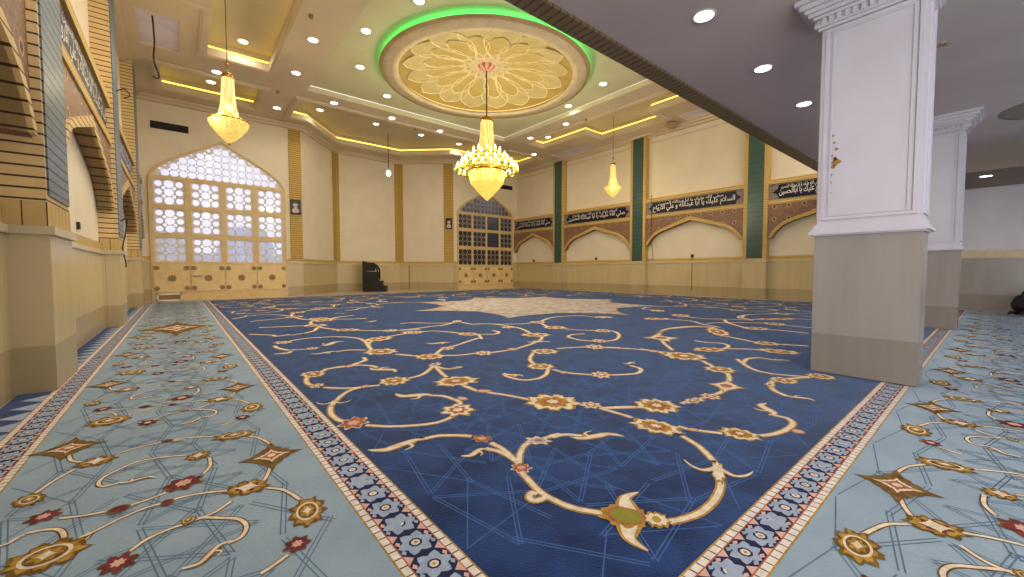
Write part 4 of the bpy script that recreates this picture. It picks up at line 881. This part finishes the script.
def chandelier_main():
    c = (CX0, CY0); r = empty('grand_chandelier', (CX0, CY0, 3.78), 'largest chandelier with tiers of candle lamps under the medallion', 'chandelier')
    z = 3.78
    def B(mb, name, smooth=False, lab=None, par=r):
        o = mb.build(name, None, smooth); o.parent = par
        if lab: tag(o, lab)
        return o
    B(MB().tube([(0, 0, 3.0), (0, 0, DZ(0)-.2-z)], .025, 'wire', 8), 'hanging_rod')
    B(MB().lathe([(.001, 3.04), (.12, 3.03), (.22, 2.98), (.25, 2.9), (.24, 2.86), (.2, 2.86)], 'gold', n=28), 'crown_cap', True)
    mb = MB()
    for k in range(40):
        a = 2*PI*k/40; co, s = math.cos(a), math.sin(a)
        mb.tube([(co*q, s*q, zz) for q, zz in ((.21, 2.88), (.22, 2.5), (.26, 2.1), (.32, 1.7), (.4, 1.3), (.5, 1.1))], .02, 'strand', 4)
    mb.lathe([(.19, 2.87), (.2, 2.5), (.28, 1.9), (.46, 1.1)], 'strand', n=28); B(mb, 'crystal_tower', lab='tall tower of glowing crystal strands')
    B(MB().lathe([(.5, 1.14), (.72, 1.14), (.74, 1.08), (.7, 1.04), (.5, 1.06)], 'gold', n=40), 'gold_ring', True)
    B(MB().lathe([(.5, 1.1), (.66, 1.08), (.68, 1.0), (.64, .8), (.6, .64), (.54, .56), (.4, .4), (.2, .18), (.06, .04), (.001, 0)], 'bead_main', n=56, ridge=.015, nr=28), 'crystal_bowl', lab='beaded crystal bowl ending in a point')
    for R_, zz, n in ((1.1, 1.05, 24), (.93, 1.26, 20), (.72, 1.47, 14), (.5, 1.68, 10)):
        am = MB(); am.lathe([(R_-.02, zz-.03), (R_+.02, zz-.03), (R_+.02, zz), (R_-.02, zz), (R_-.02, zz-.03)], 'gold', n=40)
        for k in range(0, n, 2):
            a = 2*PI*k/n; am.tube([(.35*math.cos(a), .35*math.sin(a), zz+.02), (.7*R_*math.cos(a), .7*R_*math.sin(a), zz-.1), (R_*math.cos(a), R_*math.sin(a), zz)], .012, 'gold', 5)
        B(am, 'lamp_arm', lab='gilt ring of curved lamp arms')
        for k in range(n):
            a = 2*PI*(k+.5*(n % 4 == 2))/n
            if chandelier_main.first is None:
                l = B(MB().lathe([(.001, 0), (.05, .01), (.07, .05), (.06, .09), (.02, .1)], 'cup', n=10), 'candle_lamp', True)
                b = MB().lathe([(.02, .09), (.038, .12), (.042, .17), (.026, .23), (.001, .28)], 'bulb', n=10).build('bulb', None, True); b.parent = l
                chandelier_main.first = l
            else: l = copy_tree(chandelier_main.first, r)
            l.location = (R_*math.cos(a), R_*math.sin(a), zz)
    return r
chandelier_main.first = None
chandelier_main()

# ------------------------------------------------------------------ pendant bulb, cables, fittings
pb = empty('pendant_lamp', (8.86, 21.15, 6.4), 'plain white pendant bulb on a thin cord before the far wall', 'lamp')
o = MB().tube([(0, 0, .3), (0, 0, HC+.47-6.4)], .02, 'wire', 6).build('cord'); o.parent = pb
o = MB().lathe([(.001, .32), (.05, .31), (.06, .24), (.05, .2)], 'white', n=12).build('lamp_holder', None, True); o.parent = pb
o = MB().lathe([(.05, .22), (.1, .14), (.12, .06), (.1, -.02), (.05, -.07), (.001, -.08)], 'bulbw', n=16).build('bulb', None, True); o.parent = pb
def cable(pts, r, label): return tag(MB().tube(catmull([Vector(p) for p in pts], 5), r, 'wire', 6).build('hanging_cable'), label, 'cable', 'loose dark cables')
c = gz(152, 18, HC)
cable([(c.x, c.y, HC+.2), (c.x+.03, c.y, 7.5), (c.x+.0, c.y+.05, 7.0), (c.x+.1, c.y, 6.6), (c.x+.05, c.y, 6.5), (c.x-.03, c.y, 6.55)], .022, 'loose dark cable hanging from the lilac recess at upper left')
cable([(-.955, 12.3, 2.3), (-.86, 12.3, 2.35), (-.9, 12.35, 2.0), (-.945, 12.3, 1.7), (-.9, 12.3, 1.35), (-.92, 12.3, 1.3)], .013, 'short dark cable with a plug on the middle left pier')
cable([(-.96, 12.6, 5.2), (-.82, 12.5, 5.24), (-.74, 12.6, 5.15), (-.84, 12.6, 5.08)], .012, 'curled cable end sticking out of the middle left pier')
cable([(XR-.28, 11.15, 5.0), (XR-.27, 11.15, 4.0), (XR-.27, 11.15, 3.0), (XR-.06, 11.15, 1.75)], .012, 'thin cable down the right wall beside the pilaster behind the small chandelier')
cable([(XR-.04, 9.15, 1.85), (XR-.04, 9.15, 1.0), (XR-.04, 9.15, .25)], .01, 'thin cable below the socket between the two nearest green pilasters')
def downlight(x, y, z, r, label, group, cool=False, power=60, warm=(1, .92, .8), spot=True):
    d = empty('recessed_downlight', (x, y, z), label, 'ceiling light', group)
    o = MB().lathe([(r, .0), (r*1.28, -.012), (r*1.32, -.005), (r*1.32, .002)], 'trimring', n=20).build('trim_ring', None, True); o.parent = d
    o = MB().poly and MB(); o.poly([(r*math.cos(2*PI*k/20), r*math.sin(2*PI*k/20), -.006) for k in range(20)], 'disc_cool' if cool else 'disc'); o = o.build('light_disc'); o.parent = d
    if spot:
        ld = bpy.data.lights.new('lamp', 'SPOT'); ld.energy = power; ld.color = warm; ld.spot_size = math.radians(165); ld.spot_blend = .6; ld.shadow_soft_size = r*.8
        lo = bpy.data.objects.new('lamp', ld); COL.objects.link(lo); lo.parent = d; lo.location = (0, 0, -.05)
    return d
G1 = 'warm downlights of the hall ceiling'
hall = [((313, 40), 0, 'downlight on the left beam, close to the top of the picture'), ((296, 73), 0, 'downlight on the left beam, second from the top'), ((277, 108), 0, 'downlight on the left beam, lowest of its row'),
 ((216.5, 72), 0, 'downlight behind the left chandelier, upper of the two touching it'), ((211, 82), 0, 'downlight behind the left chandelier, lower of the two touching it'), ((243, 41.5), 2, 'downlight inside the yellow lit recess right of the left chandelier cord'),
 ((366, 31), 1, 'downlight left of the green ring, upper of two'), ((360, 67), 1, 'downlight left of the green ring, lower of two'), ((387, 96), 1, 'downlight below the left side of the medallion rim'),
 ((334, 103), 0, 'downlight on the cross beam, leftmost of its row'), ((320, 110), 2, 'downlight in the far recess, leftmost of its row'), ((392, 118), 0, 'downlight on the cross beam, second from left'), ((376, 124), 2, 'downlight in the far recess, second from left'),
 ((440, 131), 0, 'downlight on the cross beam nearest the large chandelier'), ((421, 135), 2, 'downlight in the far recess, third from left'), ((459, 144), 2, 'downlight in the far recess beside the large chandelier lamps'),
 ((603, 84), 1, 'downlight right of the green ring under the mezzanine edge'), ((568.5, 106), 1, 'downlight right of the medallion rim'), ((566, 124), 0, 'downlight on the right beam, upper of its row'), ((548, 137), 0, 'downlight on the right beam, lower of its row'), ((530.5, 138), 0, 'downlight on the right beam close to the large chandelier'), ((534, 154.5), 0, 'lowest downlight in the far right corner'), ((419, 1), 1, 'downlight at the top edge above the green ring')]
for i, ((x, y), lv, lb) in enumerate(hall):
    z = (HC, ZP-.006, HC+.475)[lv]; p = gz(x, y, z)
    downlight(p.x, p.y, z-.002, .13, lb, G1, power=54)
for x, y, lv in ((3.3, 10.6, 0), (3.3, 7.6, 0), (3.3, 5, 0), (1.75, 10, 2), (1.75, 7, 2), (14.2, 7.0, 0), (7.5, 7, 1), (10.5, 7, 1)):  # unseen spots without fixtures, added to brighten the left wall and near hall
    z = (HC, ZP-.006, HC+.475)[lv]; 
    ld = bpy.data.lights.new('unseen_hall_spot', 'SPOT'); ld.energy = 260 if x < 4 else 62; ld.color = (1, .92, .8); ld.spot_size = math.radians(165); ld.spot_blend = .6; ld.shadow_soft_size = .1
    lo = bpy.data.objects.new('unseen_hall_spot', ld); COL.objects.link(lo); lo.location = (x, y, z-.05)
G2 = 'white downlights of the mezzanine underside'
for (x, y), lb in (((704, 16), 'bright downlight on the grey underside, topmost and nearest'), ((763, 68.5), 'bright downlight on the grey underside, middle of three'), ((804, 104), 'bright downlight on the grey underside beside the white pillar'), ((986, 176), 'small downlight beyond the pillars at right')):
    zz_ = 3.66 if x > 950 else ZM; p = gz(x, y, zz_); downlight(p.x, p.y, zz_-.002, .105, lb, G2, True, 24, (1, .97, .97))
for x, y in ((2.7, 2.35), (10.9, 2.35), (13, 2.35), (2.2, -2.2), (5.8, -2.2), (9.5, -2.2), (13, -2.2), (16.5, -2.2)):
    ld = bpy.data.lights.new('mezzanine_lamp', 'SPOT'); ld.energy = 70 if x < 3 else 42; ld.color = (1, .97, .95); ld.spot_size = math.radians(165); ld.spot_blend = .6; ld.shadow_soft_size = .09
    lo = bpy.data.objects.new('mezzanine_lamp', ld); COL.objects.link(lo); lo.location = (x, y, ZM-.05)
# vents, speaker, sockets, small fittings
tag(MB().box((-.72, 21.5, 6.88), (.46, 21.53, 7.16), 'blackgrille').build('air_vent'), 'long black air vent above the bright window', 'vent', 'black wall vents')
tag(MB().box((16.95, 21.92, 6.85), (18.2, 21.95, 7.12), 'blackgrille').build('air_vent'), 'black air vent high above the dim window', 'vent', 'black wall vents')
fv = empty('floor_grille', (-.33, 21.4, .14), 'small pale framed grille low under the bright window', 'vent')
o = MB().box((-.36, -.02, -.12), (.36, .02, .13), 'boss').build('grille'); o.parent = fv
mb = MB()
for a, b in (((-.4, -.03, .1), (.4, .02, .16)), ((-.4, -.03, -.14), (.4, .02, -.09)), ((-.4, -.03, -.14), (-.34, .02, .16)), ((.34, -.03, -.14), (.4, .02, .16))): mb.box(a, b, 'letters')
o = mb.build('grille_frame'); o.parent = fv
sp = empty('ceiling_speaker', tuple(gz(673, 121, HC)), 'round speaker hung on the ceiling edge over the right wall', 'speaker')
o = MB().lathe([(.001, -.3), (.22, -.3), (.26, -.26), (.26, -.04), (.2, 0), (.001, 0)], 'rimtan', n=24).build('speaker_shell', None, True); o.parent = sp
o = MB().lathe([(.001, -.285), (.08, -.29), (.2, -.306), (.2, -.3)], 'black', n=24).build('speaker_cone', None, True); o.parent = sp
sp.rotation_euler = (.5, -.4, 0)
for p, lb in (((-1.25, 9.7, 1.95), 'small dark socket on the left wall between the first piers'),):
    tag(MB().box((p[0]-.03, p[1]-.05, p[2]-.06), (p[0]+.01, p[1]+.05, p[2]+.06), 'black').build('wall_socket'), lb, 'socket', 'small dark wall sockets')
for y, lb in ((9.15, 'small dark socket under the arch between the two nearest green pilasters'), (14.8, 'small dark socket under the arch below the right small chandelier'), (20.1, 'small dark socket under the arch beside the dim window')):
    tag(MB().box((XR-.05, y-.06, 1.82), (XR+.01, y+.06, 1.96), 'black').build('wall_socket'), lb, 'socket', 'small dark wall sockets')
for (x, y), lb in (((311, 15), 'tiny dark fitting on the left beam near the top'), ((278, 91), 'tiny dark fitting low on the left beam'), ((586, 119), 'tiny dark sensor on the right beam'), ((415, 128), 'tiny dark fitting on the cross beam')):
    p = gz(x, y, HC); tag(MB().lathe([(.001, -.1), (.05, -.09), (.06, -.03), (.06, 0)], 'boss', (p.x, p.y), 10).build('ceiling_fitting'), lb, 'fitting', 'small ceiling fittings').data.transform(Matrix.Translation((0, 0, HC)))
p = gz(612, 106, HC); tag(MB().lathe([(.001, -.04), (.12, -.03), (.15, 0)], 'rimcream', (p.x, p.y), 16).build('smoke_detector'), 'round pale smoke detector on the right beam', 'smoke detector').data.transform(Matrix.Translation((0, 0, HC)))
p = gz(943, 43, ZM); 
mb = MB()
for k in range(5):
    a = k*1.3; mb.tube([(p.x, p.y, ZM+.02), (p.x+.03*math.cos(a), p.y+.03*math.sin(a), ZM-.04), (p.x+.07*math.cos(a), p.y+.07*math.sin(a), ZM-.02)], .008, 'boss', 5)
mb.lathe([(.001, ZM-.012), (.04, ZM-.01), (.05, ZM+.01)], 'soffit', (p.x, p.y), 12); tag(mb.build('ceiling_wire'), 'brown stub of wires poking out of the grey underside', 'wires')
# framed portraits
def portrait(loc, u, n, w, h, label):
    u = Vector(u).normalized(); n = Vector(n).normalized(); f = empty('framed_portrait', loc, label, 'picture', 'framed portraits of a man in a turban')
    fr = MB(); t = .07
    for a, b in (((-w/2, 0, h/2-t), (w/2, .05, h/2)), ((-w/2, 0, -h/2), (w/2, .05, -h/2+t)), ((-w/2, 0, -h/2), (-w/2+t, .05, h/2)), ((w/2-t, 0, -h/2), (w/2, .05, h/2))): fr.fbox((0, 0, 0), u, n, a, b, 'black')
    o = fr.build('frame'); o.parent = f
    ph = MB(); ph.fbox((0, 0, 0), u, n, (-w/2+t, 0, -h/2+t), (w/2-t, .02, h/2-t), 'photo_dark')
    def disc(cx, cz, rx, rz, mk, d): ph.poly([tuple(u*(cx+rx*math.cos(2*PI*k/20))+n*d+Vector((0, 0, cz+rz*math.sin(2*PI*k/20)))) for k in range(20)], mk)
    disc(0, -.17, .15, .13, 'photo_white', .022); disc(0, .0, .085, .13, 'photo_skin', .024); disc(0, -.085, .08, .08, 'photo_white', .026); disc(0, .1, .115, .075, 'photo_white', .028)
    o = ph.build('photograph'); o.parent = f
portrait((4.36, 21.47, 4.25), (1, 0, 0), (0, -1, 0), .44, .68, 'dark framed portrait on the brick strip beside the bright window')
uD = Vector((13.4-10.8, 21.95-24.3, 0)).normalized(); nD = Vector((uD.y, -uD.x, 0))
pD = Vector((13.4, 21.95, 4.17))-uD*.28+nD*.06
portrait(pD, uD, nD, .42, .68, 'dark framed portrait on the brick strip left of the dim window')

# ------------------------------------------------------------------ pulpit (stepped seat)
mn = empty('pulpit', (8.83, 23.25, 0), 'black wooden stepped pulpit standing against the far wall', 'pulpit', rz=math.radians(-30))
def PB(mb, name):
    o = mb.build(name); o.parent = mn; return o
PB(MB().box((-.55, -.4, 0), (.2, .4, .78), 'black'), 'base')
for k, (a, b, h) in enumerate(((.2, .43, .62), (.43, .66, .33))): PB(MB().box((a, -.38, 0), (b, .38, h), 'black').box((a-.02, -.4, h-.04), (b+.02, .4, h), 'black'), 'step')
PB(MB().box((-.62, -.42, 0), (-.5, .42, 1.72), 'black').tube([(-.56, -.44, 1.72), (-.56, .44, 1.72)], .05, 'black'), 'backrest')
PB(MB().box((-.5, -.38, .78), (.15, .38, .86), 'black'), 'seat')
for s in (-1, 1):
    prof = [(-.55, 1.7), (-.1, 1.68), (.08, 1.55), (.2, 1.38), (.24, 1.25), (.24, .7), (.16, .7), (.16, 1.2), (.12, 1.32), (.02, 1.44), (-.06, 1.44), (-.06, 1.2), (-.5, 1.2)]
    mt = Matrix(((1, 0, 0, 0), (0, 0, 1, s*.41), (0, 1, 0, 0), (0, 0, 0, 1)))
    PB(MB().add_mesh(cut([prof], .05, mt), 'black').box((-.55, s*.41-.025, .7), (.2, s*.41+.025, 1.15), 'black'), 'armrest')

# ------------------------------------------------------------------ kneeling person at the right edge
def skin_mesh(name, verts, edges, rad, mk, root=0, sub=2):
    me = bpy.data.meshes.new(name); me.from_pydata(verts, edges, []); o = bpy.data.objects.new(name, me); COL.objects.link(o)
    md_ = o.modifiers.new('skin', 'SKIN'); md_.use_smooth_shade = True
    for i, r in enumerate(rad): me.skin_vertices[0].data[i].radius = (r, r) if isinstance(r, (int, float)) else r
    me.skin_vertices[0].data[root].use_root = True
    o.modifiers.new('sub', 'SUBSURF').levels = sub; o.modifiers['sub'].render_levels = sub
    dg = bpy.context.evaluated_depsgraph_get(); dg.update(); m2 = bpy.data.meshes.new_from_object(o.evaluated_get(dg)); m2.name = name
    bpy.data.objects.remove(o); m2.materials.clear(); m2.materials.append(M[mk])
    for p in m2.polygons: p.use_smooth = True
    o = bpy.data.objects.new(name, m2); COL.objects.link(o); return o
PX, PY_ = 16.5, -.43
pe = empty('person', (PX, PY_, .026), 'person in black clothes kneeling bowed on the pale carpet', 'person', rz=math.atan2(-.64, .77))
V = [(0, 0, .36), (.1, 0, .47), (.26, 0, .58), (.42, 0, .63), (.53, 0, .60), (.62, 0, .54)]
E_ = [(0, 1), (1, 2), (2, 3), (3, 4), (4, 5)]; R_ = [(.17, .2), (.155, .17), (.15, .17), (.15, .17), (.065, .065), (.06, .06)]
for s in (-1, 1):
    b = len(V)
    V += [(.02, s*.11, .3), (.24, s*.14, .2), (.44, s*.15, .1), (.2, s*.14, .08), (-.04, s*.13, .075)]; R_ += [.125, .105, .085, .07, .05]; E_ += [(0, b), (b, b+1), (b+1, b+2), (b+2, b+3), (b+3, b+4)]
    b = len(V)
    V += [(.44, s*.2, .56), (.36, s*.26, .38), (.27, s*.25, .26)]; R_ += [.075, .055, .045]; E_ += [(3, b), (b, b+1), (b+1, b+2)]
o = skin_mesh('clothed_body', V, E_, R_, 'cloth'); o.parent = pe
V = []; E_ = []; R_ = []
hd = skin_mesh('head', [(.58, 0, .56), (.64, 0, .52), (.7, 0, .47), (.76, 0, .41)], [(0, 1), (1, 2), (2, 3)], [.055, .075, .095, .07], 'skin'); hd.parent = pe
o = skin_mesh('hair', [(.65, 0, .57), (.72, 0, .55), (.79, 0, .49)], [(0, 1), (1, 2)], [.075, .095, .075], 'hair'); o.parent = pe
for s in (-1, 1):
    V = [(.27, s*.25, .25), (.3, s*.245, .2), (.34, s*.245, .17)]; E_ = [(0, 1), (1, 2)]; R_ = [.032, .036, .034]
    for k, l in enumerate((.07, .085, .08, .062)):
        b = len(V); yy = s*(.235+(k-1.5)*.021); yy += s*.01; V += [(.36, yy, .16), (.36+l*.55, yy, .15), (.36+l, yy, .13)]; E_ += [(2, b), (b, b+1), (b+1, b+2)]; R_ += [.0095, .009, .008]
    b = len(V); V += [(.33, s*.2, .17), (.36, s*.185, .15)]; E_ += [(1, b), (b, b+1)]; R_ += [.012, .009]
    o = skin_mesh('hand', V, E_, R_, 'skin', 0, 1); o.parent = pe
    o = skin_mesh('foot', [(-.02, s*.13, .085), (-.12, s*.12, .1), (-.16, s*.12, .06), (-.17, s*.12, .035)], [(0, 1), (1, 2), (2, 3)], [.04, .045, .035, .025], 'cloth', 0, 1); o.parent = pe

# ------------------------------------------------------------------ light
def point(loc, p, col, r=.06, name='lamp'):
    ld = bpy.data.lights.new(name, 'POINT'); ld.energy = p; ld.color = col; ld.shadow_soft_size = r
    o = bpy.data.objects.new(name, ld); COL.objects.link(o); o.location = loc; return o
for k in range(6):
    a = k*PI/3+.2; point((CX0+1.25*math.cos(a), CY0+1.25*math.sin(a), 5.0), 110, (1, .86, .62), .08)
point((16, 23.3, 6), 55, (.95, .95, 1), .2)  # unseen fill light added behind the dim window to brighten its panes
for x, y in ((1.15, 13.4), (16.15, 11.9)):
    for s in (-1, 1): point((x+s*.5, y+s*.5, 5.2), 36, (1, .84, .58), .08)
for x in (2.0, 6.5, 11, 15.5): point((x, .5, 6.6), 260, (1, .92, .8), .4)      # unseen fill lights added above the mezzanine to brighten the upper hall
def area(loc, rot, sx, sy, p, col):
    ld = bpy.data.lights.new('fill_light', 'AREA'); ld.shape = 'RECTANGLE'; ld.size = sx; ld.size_y = sy; ld.energy = p; ld.color = col
    o = bpy.data.objects.new('fill_light', ld); COL.objects.link(o); o.location = loc; o.rotation_euler = rot
area((8.5, -6.8, 2.2), (PI/2, 0, PI), 18, 3.4, 1080, (.97, .97, 1))          # added fill light behind the camera, standing in for daylight
area((XL+.15, -4, 2.2), (PI/2, 0, -PI/2), 5, 3.4, 420, (.97, .97, 1))        # second added fill light at the left, brightens the pillar faces
w = bpy.data.worlds.new('sky'); S.world = w; w.use_nodes = True
bg = w.node_tree.nodes['Background']; tc = w.node_tree.nodes.new('ShaderNodeTexCoord'); nz = w.node_tree.nodes.new('ShaderNodeTexNoise'); nz.inputs['Scale'].default_value = 3
mixn = w.node_tree.nodes.new('ShaderNodeMix'); mixn.data_type = 'RGBA'; mixn.inputs[6].default_value = (.78, .8, .88, 1); mixn.inputs[7].default_value = (.95, .93, .97, 1)
w.node_tree.links.new(tc.outputs['Generated'], nz.inputs[0]); w.node_tree.links.new(nz.outputs[0], mixn.inputs[0]); w.node_tree.links.new(mixn.outputs[2], bg.inputs[0]); bg.inputs[1].default_value = 1.5
S.view_settings.view_transform = 'Standard'; S.view_settings.look = 'None'; S.view_settings.exposure = EXP; S.view_settings.gamma = 1
